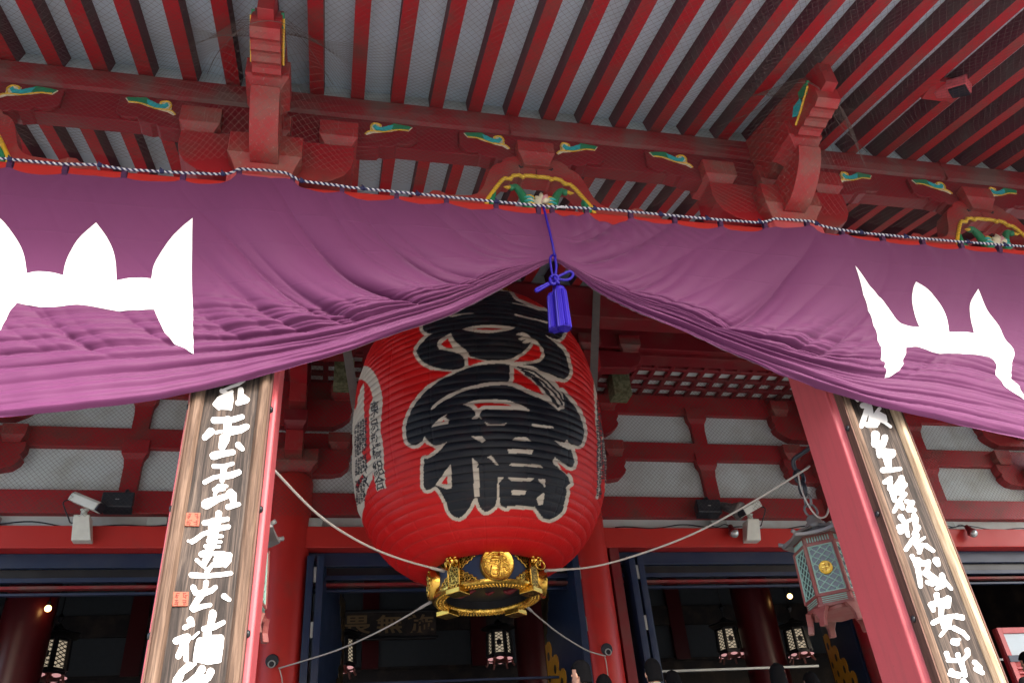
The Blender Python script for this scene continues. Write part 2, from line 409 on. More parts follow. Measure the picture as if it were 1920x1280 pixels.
def bracket(c):
    top = empty('bracket_set', (c, 5.95, 5.66)); top.parent = hall; top.location = Vector((c, 5.95, 5.66)) - Vector(hall.location)
    b = MB(); taper(b, c, 5.95, .335, .35, 5.66, 5.88, 6.15, .74, .74)
    b.build('bearing_block', M['red_pale'], top, bevel=.008)
    b = MB(); pl = []
    for sx in (-1, 1):
        pr = [(.82, 6.285), (.82, 6.10), (.80, 5.99), (.74, 5.88), (.62, 5.79), (.46, 5.74), (.25, 5.73)]
        pl.append([(c + sx * p[0], p[1]) for p in pr])
    b.xz(pl[0] + pl[1][::-1], 5.78, 6.12); b.build('bracket_arm', M['red'], top, bevel=.008)
    for ox in (-.66, 0, .66):
        b = MB(); taper(b, c + ox, 5.95, .19, .21, 6.287, 6.39, 6.60, .70, .72); b.build('small_block', M['red_pale'], top, bevel=.006)
    b = MB(); b.xz(arm_poly(c, 1.46, 6.47, 6.77), 5.86, 6.04); b.build('stepped_arm', M['red_deep'], top, bevel=.006)
    for s_ in (1, -1): b = MB(); cloud(b, c + s_ * .97, 5.86, 6.64, s_); b.build('cloud_carving', PAINTS, top)
    # projecting arm, block and nosing
    b = MB(); cu = spline([(5.62, 5.80), (5.46, 5.83), (5.30, 5.92), (5.16, 6.05), (5.08, 6.20)], 6)
    b.yz([(5.9, 5.80)] + [tuple(p) for p in cu] + [(5.08, 6.215), (5.9, 6.215)], c - .128, c + .128); b.build('projecting_arm', M['red_pale'], top, bevel=.008)
    b = MB(); taper(b, c, 5.27, .195, .20, 6.17, 6.36, 6.57, .64, .64); b.build('projecting_block', M['red_pale'], top, bevel=.006)
    b = MB(); st = [(5.10, 6.33)]
    for k in range(4): st += [(5.07 - .12 * k, 6.335 + .004 * k), (5.03 - .12 * k, 6.315 + .004 * k), (4.985 - .12 * k, 6.335 + .004 * k)]
    st += [(4.58, 6.36)]
    b.yz([(5.95, 6.40), (5.95, 7.15), (4.70, 6.80), (4.58, 6.52)] + st[::-1] + [(5.3, 6.36)], c - .128, c + .128); b.build('nosing', M['red_pale'], top, bevel=.006)
    b = MB(); b.yz([(4.75, 6.45), (4.75, 6.85), (4.47, 6.77), (4.47, 6.47)], c - .07, c + .07); b.build('nosing_tip', M['red'], top, bevel=.005)
    for sx in (-1, 1):
        b = MB(); x = c + sx * .128
        b.mi = 0; b.yz([(4.62, 6.66), (4.80, 6.69), (4.82, 6.60), (4.70, 6.55)], x - .014, x + .014)
        b.mi = 1; b.yz([(4.80, 6.60), (4.93, 6.62), (5.0, 6.54), (4.92, 6.47), (4.80, 6.53)], x - .018, x + .018)
        b.mi = 2; b.tube([(x + sx * .012, p[0], p[1]) for p in spline([(4.64, 6.6), (4.75, 6.54), (4.88, 6.47), (5.0, 6.42)], 5)], .012, 6)
        b.build('side_cloud_carving', PAINTS[:3], top)
    return top
for c in PC + [PC[0] - 5.472, PC[1] + 5.472]: bracket(c)

# frog-leg struts at mid bay
def kz(x, y): return (880 + x / 6.857, 240 + y / 6.857)
def kpt(x, y, Y=5.84):
    p = W(*kz(x, y), Y); return (p[0] - 1.93, p[2])
KOUT = [kpt(*p) for p in [(690, 470), (640, 500), (700, 505), (712, 460), (690, 400), (640, 372), (560, 365), (480, 375), (420, 405), (395, 445), (340, 455), (285, 490), (250, 540), (215, 620), (180, 720), (140, 790), (80, 840), (0, 862)]]
KIN = [kpt(*p) for p in [(235, 912), (330, 780), (400, 690), (450, 645), (525, 655), (560, 612), (640, 605), (690, 632), (710, 612), (790, 615), (885, 628)]]
def strut(c, birds=True):
    top = empty('frog_leg_strut', (0, 0, 0)); top.parent = hall; top.location = Vector((c, 5.95, 5.60)) - Vector(hall.location)
    o = [(-.005, 6.30)] + [(p[0] + .012, p[1]) for p in KOUT[3:]]
    o += [(-.95, 5.80), (-1.03, 5.845), (-1.10, 5.845), (-1.14, 5.80), (-1.28, 5.775), (-1.36, 5.60)]
    i = [(KIN[0][0] - .05, 5.60)] + KIN + [(-.005, KIN[-1][1] - .003)]
    left = o + i
    for sx in (1, -1):
        b = MB(); b.xz([(c + sx * p[0], p[1]) for p in left], 5.84, 6.04)
        b.build('strut_leg', M['red_pale'], top, bevel=.007)
    b = MB()
    for sx in (1, -1):
        pts = [(KIN[0][0] - .04, 5.62)] + KIN + [(0, KIN[-1][1])]
        b.tube([(c + sx * p[0], 5.838, p[1] - .004) for p in pts], .022, 8)
        for q in (4, 7): b.ball((c + sx * KIN[q][0], 5.835, KIN[q][1]), .027, 8, 6)
    b.build('gilt_edge', M['gold_paint'], top, smooth=True)
    for sx in (1, -1):
        b = MB(); q = [kpt(*p, 5.835) for p in [(640, 480), (660, 505), (690, 500), (708, 470), (706, 430), (690, 400)]]
        b.tube([(c + sx * p[0], 5.838, p[1]) for p in q], .010, 6)
        b.build('scroll_groove', M['black'], top)
    b = MB(); taper(b, c, 5.93, .20, .19, 6.29, 6.44, 6.60, .72, .75); b.build('strut_block', M['red_pale'], top, bevel=.006)
    b = MB(); b.xz(arm_poly(c, .80, 6.47, 6.77), 5.86, 6.04); b.build('stepped_arm', M['red_deep'], top, bevel=.006)
    
    for s_ in (1, -1): b = MB(); cloud(b, c + s_ * .31, 5.86, 6.64, s_); b.build('cloud_carving', PAINTS, top)
    if not birds: return top
    for sx in (1, -1):
        b = MB(); b.mi = 0
        nk = [(-.11, 5.70), (-.16, 5.86), (-.195, 5.945), (-.235, 6.0), (-.27, 6.0), (-.29, 5.975)]
        b.tube([(c + sx * p[0], 5.87 - .001 * i, p[1]) for i, p in enumerate(spline(nk, 6))][:31], [.052 - .0010 * k for k in range(31)], 10)
        b.ball((c + sx * -.285, 5.845, 5.985), .036, 10, 8)
        b.mi = 1; b.tube([(c + sx * -.305, 5.835, 5.98), (c + sx * -.34, 5.83, 5.965), (c + sx * -.375, 5.825, 5.968)], [.022, .018, .005], 8)
        for k in range(3):
            z = 5.775 + .05 * k
            b.mi = 3 if k % 2 else 1
            b.tube([(c + sx * (-.05 - .1 * q), 5.84, z - .03 * abs(q - .5)) for q in (0, .25, .5, .75, 1, 1.25)], [.01, .02, .026, .024, .018, .006], 8)
            b.mi = 2; b.tube([(c + sx * (-.07 - .1 * q), 5.825, z - .02 - .03 * abs(q - .5)) for q in (0, .25, .5, .75, 1)], [.006, .014, .017, .014, .006], 8)
        b.build('carved_waterbird', [M['green'], M['gold_paint'], M['cyan'], M['cream_edge']], top, smooth=True)
        b = MB(); b.mi = 0
        b.xz([(c + sx * p[0], p[1]) for p in [(-.37, 5.60), (-.50, 5.67), (-.545, 5.74), (-.50, 5.84), (-.455, 5.90), (-.47, 5.80), (-.43, 5.68)]], 5.82, 5.90)
        b.build('carved_leaf', M['green'], top, bevel=.01)
    b = MB()
    for k, (a, L) in enumerate([(-62, .10), (-30, .12), (0, .15), (28, .14), (60, .10)]):
        a = R(a); d = Vector((math.sin(a), 0, math.cos(a)))
        b.mi = 1 if k == 3 else 0
        p0 = Vector((c + .01, 5.83 - .008 * k, 5.77))
        b.tube([p0 + d * L * t for t in (0, .25, .5, .8, 1)], [.015, .03, .035, .022, .004], 8)
    b.build('carved_lotus', [M['cream_edge'], M['pink']], top, smooth=True)
    return top
for c in KC + [KC[2] + 5.472]: strut(c, c < 9)

# long members over the brackets
b = MB(); b.box(X0, X1, 5.90, 6.06, 6.468, 6.845); b.build('bracket_beam', M['red_deep'], hall, bevel=.006)
b = MB(); b.yz([(5.93, 6.835), (6.2, 6.835), (6.24, 6.9), (6.24, 7.2), (5.90, 7.16), (5.865, 7.12), (5.855, 6.98), (5.875, 6.88)], X0, X1)
for x in (1.70, 7.20, -3.8): b.box(x, x + .008, 5.850, 5.90, 6.84, 7.158)
b.build('porch_purlin', M['red_old'], hall, bevel=.012)

# rafters, ceiling boards, intermediate purlins
TS = math.tan(R(16)); ZR = lambda y: 7.158 + TS * (y - 5.86)
PITCH = .425; RX0 = 3.026
ks = range(-17, 28)
for k in ks:
    x = RX0 + PITCH * k
    y0, y1 = 2.45, 13.2
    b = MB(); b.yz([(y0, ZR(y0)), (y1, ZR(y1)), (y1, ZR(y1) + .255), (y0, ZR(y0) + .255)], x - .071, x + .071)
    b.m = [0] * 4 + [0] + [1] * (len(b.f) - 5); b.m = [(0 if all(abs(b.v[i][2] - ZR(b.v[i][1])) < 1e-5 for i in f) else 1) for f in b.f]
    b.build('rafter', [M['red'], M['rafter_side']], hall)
b = MB(); y0, y1 = 2.4, 14.2
b.yz([(y0, ZR(y0) + .235), (y1, ZR(y1) + .235), (y1, ZR(y1) + .275), (y0, ZR(y0) + .275)], X0 + 4, X1); b.build('eave_boarding', M['white_board'], hall)
b = MB(); b.yz([(y0 - .2, ZR(y0) + .29), (y1, ZR(y1) + .29), (y1, ZR(y1) + .7), (y0 - .2, ZR(y0) + .45)], X0, X1 + 1); b.build('roof', M['tin'], hall)
b = MB(); b.box(X0, X1, y0 - .16, y0 + .03, ZR(y0) - .03, ZR(y0) + .33); b.build('eave_board', M['red'], hall)
b = MB()
for yy in (5.93, 10.47, 12.28):
    z = ZR(yy); b.yz([(yy, z - .02), (yy + .03, z - .02), (yy + .13, z + .29), (yy + .09, z + .29)], X0 + 4, X1)
b.build('rafter_infill', M['plaster'], hall)
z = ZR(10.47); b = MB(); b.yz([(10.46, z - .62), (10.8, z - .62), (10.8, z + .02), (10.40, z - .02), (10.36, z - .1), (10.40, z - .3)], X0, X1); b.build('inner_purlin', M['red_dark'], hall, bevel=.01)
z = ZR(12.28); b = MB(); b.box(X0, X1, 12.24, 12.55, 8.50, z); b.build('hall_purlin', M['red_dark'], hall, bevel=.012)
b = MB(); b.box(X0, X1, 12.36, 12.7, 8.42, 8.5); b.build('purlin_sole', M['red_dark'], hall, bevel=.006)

# coffered soffit between purlin and wall
b = MB(); zz = 8.50
for i in range(6): b.box(X0, X1, 12.62 + i * .355 - .05, 12.62 + i * .355 + .05, zz, zz + .085)
nx = int((X1 + 6) / .36)
for i in range(nx): x = -6 + .36 * i; b.box(x - .05, x + .05, 12.6, 14.3, zz + .003, zz + .082)
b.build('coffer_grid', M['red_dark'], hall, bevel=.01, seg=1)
b = MB(); b.box(X0, X1, 12.5, 14.3, zz + .086, zz + .13); b.build('coffer_ceiling', M['plaster'], hall)

# the wall plane at Y = 14
b = MB(); b.box(X0, X1, 14.06, 14.2, 5.3, 8.6); b.build('wall', M['plaster'], hall)
def member(name, mat, y0, y1, z0, z1, bev=.012, x0=X0, x1=X1):
    b = MB(); b.box(x0, x1, y0, y1, z0, z1); return b.build(name, mat, hall, bevel=bev)
member('door_head_beam', M['red_bright'], 13.78, 14.3, 5.10, 5.48)
member('nageshi_beam', M['red'], 13.92, 14.2, 5.75, 6.17)
member('wall_rail', M['red'], 13.95, 14.12, 6.99, 7.38)
member('wall_plate', M['red'], 13.95, 14.22, 8.05, 8.495)
for c in WM:
    for z0, z1 in ((6.17, 6.99), (7.38, 8.05)):
        b = MB(); f = z1 - z0
        b.rings([[(c - w, 13.955 - p, z), (c + w, 13.955 - p, z), (c + w, 14.1, z), (c - w, 14.1, z)] for z, w, p in
                 ((z0 - .01, .145, 0), (z1 - .36, .145, 0), (z1 - .22, .16, .015), (z1 - .12, .215, .05), (z1 + .14, .225, .06))])
        b.build('wall_strut', M['red'], hall, bevel=.006)
for c in WC:
    b = MB(); b.lathe([(.36, FLOOR), (.36, 6.35), (.34, 6.42), (.30, 6.46)], (c, 13.98, 0), 40); b.build('wall_column', M['red_bright'] if c in (-.70, 4.66) else M['red'], hall, auto=40)
    b = MB(); taper(b, c, 13.98, .42, .42, 6.46, 6.62, 6.86, .76, .76); b.build('bearing_block', M['red_pale'], hall, bevel=.008)
    for z0, zt, hw in ((6.50, 7.02, 1.0), (7.48, 8.06, 1.0)):
        b = MB(); pl = []
        for sx in (-1, 1):
            pr = [(hw, zt), (hw, zt - .15), (hw - .05, zt - .24), (hw - .02, zt - .30), (hw - .05, zt - .38), (hw - .16, zt - .48), (hw - .34, z0), (.2, z0 - .01)]
            pl.append([(c + sx * p[0], p[1]) for p in pr])
        b.xz(pl[0] + pl[1][::-1], 13.86, 14.09); b.build('wall_bracket_arm', M['red'], hall, bevel=.008)
        for ox in (-.78, .78):
            b = MB(); taper(b, c + ox, 13.93, .2, .16, zt - .03, zt + .1, zt + .3, .72, .8); b.build('small_block', M['red_pale'], hall, bevel=.006)
        b = MB(); b.box(c - .15, c + .15, 13.2, 13.9, z0 + .15, zt + .02); b.build('projecting_arm', M['red_pale'], hall, bevel=.01)
        b = MB(); taper(b, c, 13.3, .2, .2, zt + .02, zt + .16, zt + .38, .7, .7); b.build('projecting_block', M['red_dark'], hall, bevel=.006)
    # outer bracket tier under the purlin
    b = MB(); b.box(c - .15, c + .15, 12.2, 13.9, 8.0, 8.38); b.build('tail_arm', M['red'], hall, bevel=.01)
    b = MB(); pl = []
    for sx in (-1, 1):
        pl.append([(c + sx * p[0], p[1]) for p in [(1.0, 8.42), (1.0, 8.28), (.93, 8.14), (.78, 8.06), (.25, 8.03)]])
    b.xz(pl[0] + pl[1][::-1], 12.25, 12.5); b.build('purlin_bracket_arm', M['red_dark'], hall, bevel=.008)
    for ox in (-.8, 0, .8):
        b = MB(); taper(b, c + ox, 12.36, .21, .21, 8.40, 8.52, 8.74, .72, .72); b.build('worn_block', M['red_old'], hall, bevel=.006)
    b = MB(); b.box(c + .62, c + .98, 12.9, 13.25, 7.86, 8.38); b.build('mossy_end', M['moss'], hall, bevel=.01)
    b = MB(); b.lathe([(.0, 0), (.05, -.01), (.13, -.012), (.15, .0), (.15, .02)], (c + .02, 13.775, 5.30), 20, axis='y')
    for k in range(6): b.ball((c + .02 + .085 * math.cos(k * 1.047), 13.765, 5.30 + .085 * math.sin(k * 1.047)), .035, 8, 6)
    b.ball((c + .02, 13.76, 5.30), .04, 8, 6); b.build('nail_cover', M['gold'], hall, smooth=True)
for x in np.arange(-5.4, 15, 2.55):   # pale blocks on the head beam
    b = MB(); b.yz([(13.82, 5.482), (13.95, 5.482), (13.95, 5.66), (13.84, 5.66)], x - .16, x + .16); b.build('pale_block', M['pane_dim'], hall, bevel=.004)

# doorways
member('lintel', M['navy'], 14.02, 14.3, 4.86, 5.096, .006)
member('lintel_track', M['black'], 14.10, 14.3, 4.72, 4.858, .004)
member('track_rail', M['navy'], 14.06, 14.14, 4.64, 4.712, .004)
member('pink_rail', M['red_old'], 14.12, 14.24, 4.55, 4.60, .004)
member('lower_rail', M['navy'], 14.16, 14.24, 4.46, 4.50, .004)
member('lower_door_bar', M['grey_metal'], 14.4, 14.44, 3.03, 3.07, .004, 5.45, 9.0)
member('lower_door_bar', M['grey_metal'], 14.4, 14.44, 3.03, 3.07, .004, 10.9, 15.0)
member('lower_door_bar', M['navy'], 14.4, 14.44, 3.0, 3.04, .004, 0.4, 4.0)
def gilt(b, org, ux, uz, w, h, nrm):      # pierced corner plate: scalloped outline, dark openings between ribs
    P = lambda u, v, o=0: Vector(org) + Vector(ux) * u * w + Vector(uz) * v * h + Vector(nrm) * o
    out = [(0, 0), (1, 0)]
    for k in range(5):
        t0 = k / 5; cx, cy = 1 - t0 - .1, t0 + .1
        out += [(cx + .105 * math.cos(a), cy + .105 * math.sin(a)) for a in np.linspace(-.75, 2.3, 6)]
    out += [(0, 1)]
    b.mi = 0; b.prism(out, lambda p, k: tuple(P(p[0], p[1], (0, .014)[k])))
    b.mi = 1
    for k in range(5):
        t0 = k / 5; cx, cy = 1 - t0 - .1, t0 + .1
        for f, sz in ((.93, .052), (.66, .045), (.42, .035)):
            b.prism([(cx * f + sz * math.cos(a) * (1.3 if 1 < a < 2 else .8), cy * f + sz * math.sin(a)) for a in np.linspace(0, 6.28, 9)[:-1]], lambda p, k: tuple(P(p[0], p[1], (.0, .0165)[k])))
def leaf(x0, y0, x1, y1, corners):
    top = empty('door_leaf', (0, 0, 0)); top.parent = hall; top.location = Vector((x0, y0, FLOOR)) - Vector(hall.location)
    d = Vector((x1 - x0, y1 - y0, 0)); L = d.length; d.normalize(); n = Vector((-d.y, d.x, 0)) * .03
    b = MB(); q = [Vector((x0, y0, 0)) - n, Vector((x1, y1, 0)) - n, Vector((x1, y1, 0)) + n, Vector((x0, y0, 0)) + n]
    b.xy([(p.x, p.y) for p in q], FLOOR + .05, 4.84); b.build('door_panel', M['navy'], top, bevel=.01)
    side = n * (-1 if (n.x * (0 - x0) + n.y * (0 - y0)) < 0 else 1); nn = side.normalized()
    for zc, up, w, h, mt in corners:
        b = MB(); gilt(b, Vector((x1, y1, zc)) + side - d * .05, -d, (0, 0, up), w, h, nn); b.build('gilt_corner', [mt, M['black']], top)
    b = MB(); q = [Vector((x1, y1, 0)) + side, Vector((x1, y1, 0)) + side + nn * .012, Vector((x1, y1, 0)) + side + nn * .012 - d * .06, Vector((x1, y1, 0)) + side - d * .06]
    b.xy([(p.x, p.y) for p in q], 2.0, 3.9); b.build('edge_strip', M['dark_edge'], top)
    return top
def post(px, w=.115, y=13.75, top=4.94):
    x = W(px, 1090, y)[0]; t = empty('folded_door', (0, 0, 0)); t.parent = hall; t.location = Vector((x, y, FLOOR)) - Vector(hall.location)
    for ox in (0, .165):
        b = MB(); b.box(x + ox - w / 2, x + ox + w / 2, y - .03, y + 1.0, FLOOR, top); b.box(x + ox - w / 2 + .02, x + ox + w / 2 - .02, y - .035, y - .028, FLOOR, top - .02); b.build('door_edge', M['navy'], t, bevel=.008)
    
    for z_ in (4.5, 3.6): b = MB(); b.box(x + .06, x + .105, y - .02, y + .02, z_, z_ + .25); b.build('hinge', M['grey_metal'], t, bevel=.004)
for p in (580, 1083, 1190): post(p)
DULL = plain('tarnished_gilt', (.10, .07, .03), .4, .6)
leaf(-.12, 13.80, .32, 15.9, ((4.80, -1, .5, .95, DULL), (2.55, 1, .9, 1.3, DULL)))
leaf(4.30, 13.80, 4.22, 15.9, ((4.80, -1, .5, .9, DULL), (2.3, 1, 1.8, 1.62, M['bronze_gold'])))
leaf(9.92, 14.35, 10.24, 15.9, ((2.45, 1, 1.35, 1.5, M['bronze_gold']),))
b = MB(); b.box(5.02, 5.2, 13.8, 14.3, FLOOR, 5.1); b.build('door_jamb', M['red_dark'], hall, bevel=.01)

# interior
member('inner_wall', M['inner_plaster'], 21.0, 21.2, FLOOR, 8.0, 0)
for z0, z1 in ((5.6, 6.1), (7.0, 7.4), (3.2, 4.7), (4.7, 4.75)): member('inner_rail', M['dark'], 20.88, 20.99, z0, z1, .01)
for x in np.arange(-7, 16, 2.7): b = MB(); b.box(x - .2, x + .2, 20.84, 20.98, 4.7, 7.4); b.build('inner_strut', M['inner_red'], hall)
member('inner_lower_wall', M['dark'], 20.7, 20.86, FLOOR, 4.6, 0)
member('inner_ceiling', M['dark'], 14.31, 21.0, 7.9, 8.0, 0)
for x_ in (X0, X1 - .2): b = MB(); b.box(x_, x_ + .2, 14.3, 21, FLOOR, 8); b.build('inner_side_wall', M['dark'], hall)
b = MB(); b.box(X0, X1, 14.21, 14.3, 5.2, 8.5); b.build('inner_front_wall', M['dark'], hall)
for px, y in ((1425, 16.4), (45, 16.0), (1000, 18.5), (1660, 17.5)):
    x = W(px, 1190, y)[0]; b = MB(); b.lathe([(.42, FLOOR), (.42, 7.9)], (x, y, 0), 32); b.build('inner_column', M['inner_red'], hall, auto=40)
# ------------------------------------------------------------------ purple curtain
CY = 5.50
def wx(px, py, Y=CY): p = W(px, py, Y); return (p[0], p[2])
ROPE = [wx(*p) for p in [(-420, 262), (-150, 288), (6.7, 302), (113, 312), (183, 313.5), (233, 322), (343, 328.5), (417, 331), (434, 328.5), (447, 321), (500, 323.5), (537, 328.5), (564, 343.5), (634, 352), (653, 355), (780, 367.5), (930, 382), (1018, 390), (1133, 396), (1267, 408.6), (1340, 415), (1418, 420.7), (1436, 418.5), (1450, 413.3), (1520, 418.3), (1532, 425), (1560, 432), (1614, 440), (1760, 453.4), (1914, 465), (2100, 480), (2350, 500)]]
rx = np.array([p[0] for p in ROPE]); rz = np.array([p[1] for p in ROPE])
TABS = [wx(px, 400)[0] for px in (-260, -110, 10, 115, 227, 338, 442, 545, 640, 743.6, 838, 932, 1012, 1038, 1103.6, 1187, 1270, 1356.7, 1441.8, 1525, 1587, 1662, 1737, 1810, 1882, 1960, 2050, 2140)]
TABS = [W(px, 330 + .08 * px, CY)[0] for px in (-260, -110, 10, 115, 227, 338, 442, 545, 640, 743.6, 838, 932, 1012, 1038, 1103.6, 1187, 1270, 1356.7, 1441.8, 1525, 1587, 1662, 1737, 1810, 1882, 1960, 2050, 2140)]
HEM_L = [wx(*p, 5.405) for p in [(-420, 800), (-200, 800), (0, 784), (133, 772), (267, 752), (367, 725), (500, 692), (640, 661), (740, 627), (840, 593.5), (923.5, 550), (973.5, 520), (1020, 490), (1039, 479)]]
HEM_R = [wx(*p, 5.405) for p in [(1041, 479), (1060, 493), (1120, 542), (1200, 585), (1280, 617), (1363, 652), (1480, 700), (1580, 733.5), (1680, 767), (1800, 796), (1920, 823), (2100, 855), (2350, 890)]]
HEM = HEM_L + HEM_R
hx = np.array([p[0] for p in HEM]); hz = np.array([p[1] for p in HEM])
XT = (HEM_L[-1][0] + HEM_R[0][0]) / 2
CX0, CX1 = rx[0] + .05, rx[-1] - .05
tabs = np.array(sorted(t for t in TABS if CX0 < t < CX1))
sag = rng.uniform(.02, .05, len(tabs)); i_t = np.argmin(abs(tabs - W(1070, 400, CY)[0])); sag[i_t] = .095
def top_z(x):
    x = np.asarray(x, float); z = np.interp(x, rx, rz) - .062
    i = np.clip(np.searchsorted(tabs, x) - 1, 0, len(tabs) - 2); t = np.clip((x - tabs[i]) / (tabs[i + 1] - tabs[i]), 0, 1)
    return z - sag[i] * 4 * t * (1 - t)
_hs = np.linspace(hx[0], hx[-1], 3000); _hz = np.interp(_hs, hx, hz); _k = np.hanning(121); _k /= _k.sum()
_hz2 = np.convolve(np.pad(_hz, 60, 'edge'), _k, 'valid'); _w = np.clip((np.abs(_hs - XT) - .05) / .35, 0, 1); _hz = _hz * (1 - _w) + _hz2 * _w
def hem_z(x): return np.interp(x, _hs, _hz)
_nz = np.random.default_rng(21).random((97, 97))
def vnoise(u, v):                     # smooth lattice noise in [0,1]
    iu, iv = np.floor(u).astype(int), np.floor(v).astype(int); fu, fv = u - iu, v - iv
    fu = fu ** 3 * (fu * (6 * fu - 15) + 10); fv = fv ** 3 * (fv * (6 * fv - 15) + 10)
    g = lambda a_, b_: _nz[a_ % 97, b_ % 97]
    return (g(iu, iv) * (1 - fu) + g(iu + 1, iv) * fu) * (1 - fv) + (g(iu, iv + 1) * (1 - fu) + g(iu + 1, iv + 1) * fu) * fv
def st(n): return np.clip((n - .5) * 1.7 + .5, 0, 1)
def crease(u, v, p=.75):              # rounded crests parted by narrow valleys; they wander, start and die out along u
    t = v + 1.25 * vnoise(u, v * .40 + 17)
    return (np.abs(np.sin(np.pi * t)) ** p - .62) * (.30 + .95 * st(vnoise(u * .8 + 9, v * .7 + 4)))
S_ = lambda t: np.clip(t, 0, 1) ** 2 * (3 - 2 * np.clip(t, 0, 1))
def fold(x, z):                       # displacement towards the viewer
    q = np.abs(x - XT); L_ = x < XT; sd = np.where(L_, 0.0, 31.0)
    zb = hem_z(x); h = np.maximum(z - zb, 0)
    hb = np.interp(q, [0, .1, .3, .6, .9, 1.3, 1.75, 2.3, 3.0, 4.2, 6], [.014, .05, .11, .19, .25, .29, .34, .47, .72, .9, 1.0])
    ph = h / hb
    w1 = .5 * vnoise(q * .8 + sd, ph * 0 + 3.3)
    far = 1 / (1 + np.maximum(0, q - 1.9) ** 2 * .35)
    inb = 1 - S_((ph - .55) / .95)
    amp = .088 * np.minimum(1, (q + .04) / .6) ** .75 * (.20 + .80 * far)
    kf = np.maximum(1, hb / .34) ** .45
    warp = kf * ph * (1 + .15 * np.sin(1.4 * q + sd)) + .35 * w1
    d = amp * inb * (.95 * crease(q * .24 + sd, 2.5 * warp + 5, .6) + .55 * crease(q * .36 + 7 + sd, 5.2 * warp + 1, .7) + .20 * crease(q * .6 + 3 + sd, 10.5 * warp, 1.1))
    up = np.maximum(h - hb * .45, 0)
    f_ = 1.15 * up / (.28 + up) ** .42
    q0 = q - f_ + .10 * vnoise(q * 1.3 + sd, z * 1.3)
    a2 = np.exp(-up / .85) * S_(up / .26) * S_((q - .05) / .5) * (.10 + .90 * far)
    d = d + a2 * (.205 * crease(up * .30 + 2 + sd, q0 * 1.15 + sd + 40, .5) + .105 * crease(up * .45 + 9 + sd, q0 * 2.6 + sd + 11, .6) + .022 * crease(up * .9 + sd, q0 * 5.6 + sd, 1.0))
    d = d + .05 * np.exp(-up / 1.2) * S_(q / .6) * (vnoise(q0 * .8 + 5 + sd, up * .5) - .5) * 2
    zt = np.interp(x, rx, rz)
    k = np.argmin(np.abs(x[..., None] - tabs), -1); dt = x - tabs[k]; below = np.maximum(zt - z, 0)
    d = d + .016 * np.exp(-(dt / (.035 + .16 * below)) ** 2) * np.exp(-below / .28)
    d = d + .030 * np.exp(-((x - XT - .10 * (zt - z)) / .05) ** 2) * np.exp(-below / .9) - .02 * np.exp(-((x - XT + .06 - .05 * below) / .035) ** 2) * np.exp(-below / .5)
    right = np.clip((x - XT) / .15, 0, 1) * np.exp(-((x - XT) / 1.0) ** 2)
    d = d + .014 * right * np.sin(2 * np.pi * (2.6 * (x - XT) / (.35 + .5 * below) + .6)) * np.exp(-below / .8)
    d = d + .010 * np.sin(2.1 * x + 1.6 * z + .6) + .008 * np.sin(4.7 * x - 2.9 * z) + .0025 * np.sin(19 * x + 11 * z) * np.exp(-up / .7)
    for c in (-.777, 4.695): d = d + .022 * np.exp(-((x - c) / .42) ** 2) * np.clip((z - 4.4) / .5, 0, 1)
    for zs in (5.0, 4.62, 4.2): d = d + .0028 * np.exp(-((z - zs + .006 * np.sin(3 * x)) / .006) ** 2)
    return d
def cloth_y(x, z):
    lean = np.clip((np.interp(x, rx, rz) - z) / 1.4, 0, 1)
    return np.minimum(CY + .012 - .10 * lean - .9 * fold(x, z), 5.514)
NX, NV = 1250, 360
# finer columns near the tie
u = np.linspace(-1, 1, NX); xs = np.where(u < 0, XT + (XT - CX0) * np.sign(u) * np.abs(u) ** 1.25, XT + (CX1 - XT) * np.abs(u) ** 1.25)
vv = np.linspace(0, 1, NV)
Xg = np.repeat(xs[:, None], NV, 1); zt = top_z(xs); zb = np.minimum(hem_z(xs), zt - .03)
Zg = zt[:, None] - vv[None, :] * (zt - zb)[:, None]
Yg = cloth_y(Xg, Zg)
roll = np.clip((vv - .985) / .015, 0, 1)[None, :]; Yg = Yg + .02 * roll
V = np.stack([Xg, Yg, Zg], -1).reshape(-1, 3)
idx = np.arange(NX * NV).reshape(NX, NV)
Fq = np.stack([idx[:-1, :-1], idx[:-1, 1:], idx[1:, 1:], idx[1:, :-1]], -1).reshape(-1, 4)
def grid_mesh(name, V, Fq, mat):
    me = bpy.data.meshes.new(name)
    me.vertices.add(len(V)); me.vertices.foreach_set('co', V.astype(np.float32).ravel())
    me.loops.add(len(Fq) * 4); me.loops.foreach_set('vertex_index', Fq.astype(np.int32).ravel())
    me.polygons.add(len(Fq)); me.polygons.foreach_set('loop_start', np.arange(0, len(Fq) * 4, 4, dtype=np.int32))
    me.polygons.foreach_set('use_smooth', np.ones(len(Fq), bool)); me.update(calc_edges=True); me.validate()
    me.materials.append(mat); o = bpy.data.objects.new(name, me); COL.objects.link(o); return o
curtain = empty('curtain', (XT, CY, 4.7), 'wide purple curtain with white emblems, drawn up at its middle', 'curtain')
o = grid_mesh('cloth', V - np.array([XT, CY, 4.7]), Fq, M['curtain']); o.parent = curtain
for t in tabs:
    z = float(np.interp(t, rx, rz)); w = .021
    b = MB(); n = 8
    pts = [(CY + .012, z - .085), (CY - .012, z - .06), (CY - .020, z - .01), (CY - .012, z + .016), (CY + .008, z + .02), (CY + .022, z + .0), (CY + .022, z - .08)]
    b.rings([[(t - w, p[0], p[1]), (t + w, p[0], p[1]), (t + w, p[0] + .004, p[1] - .002), (t - w, p[0] + .004, p[1] - .002)] for p in pts])
    b.build('hanging_tab', M['curtain_dark'], curtain, smooth=False)
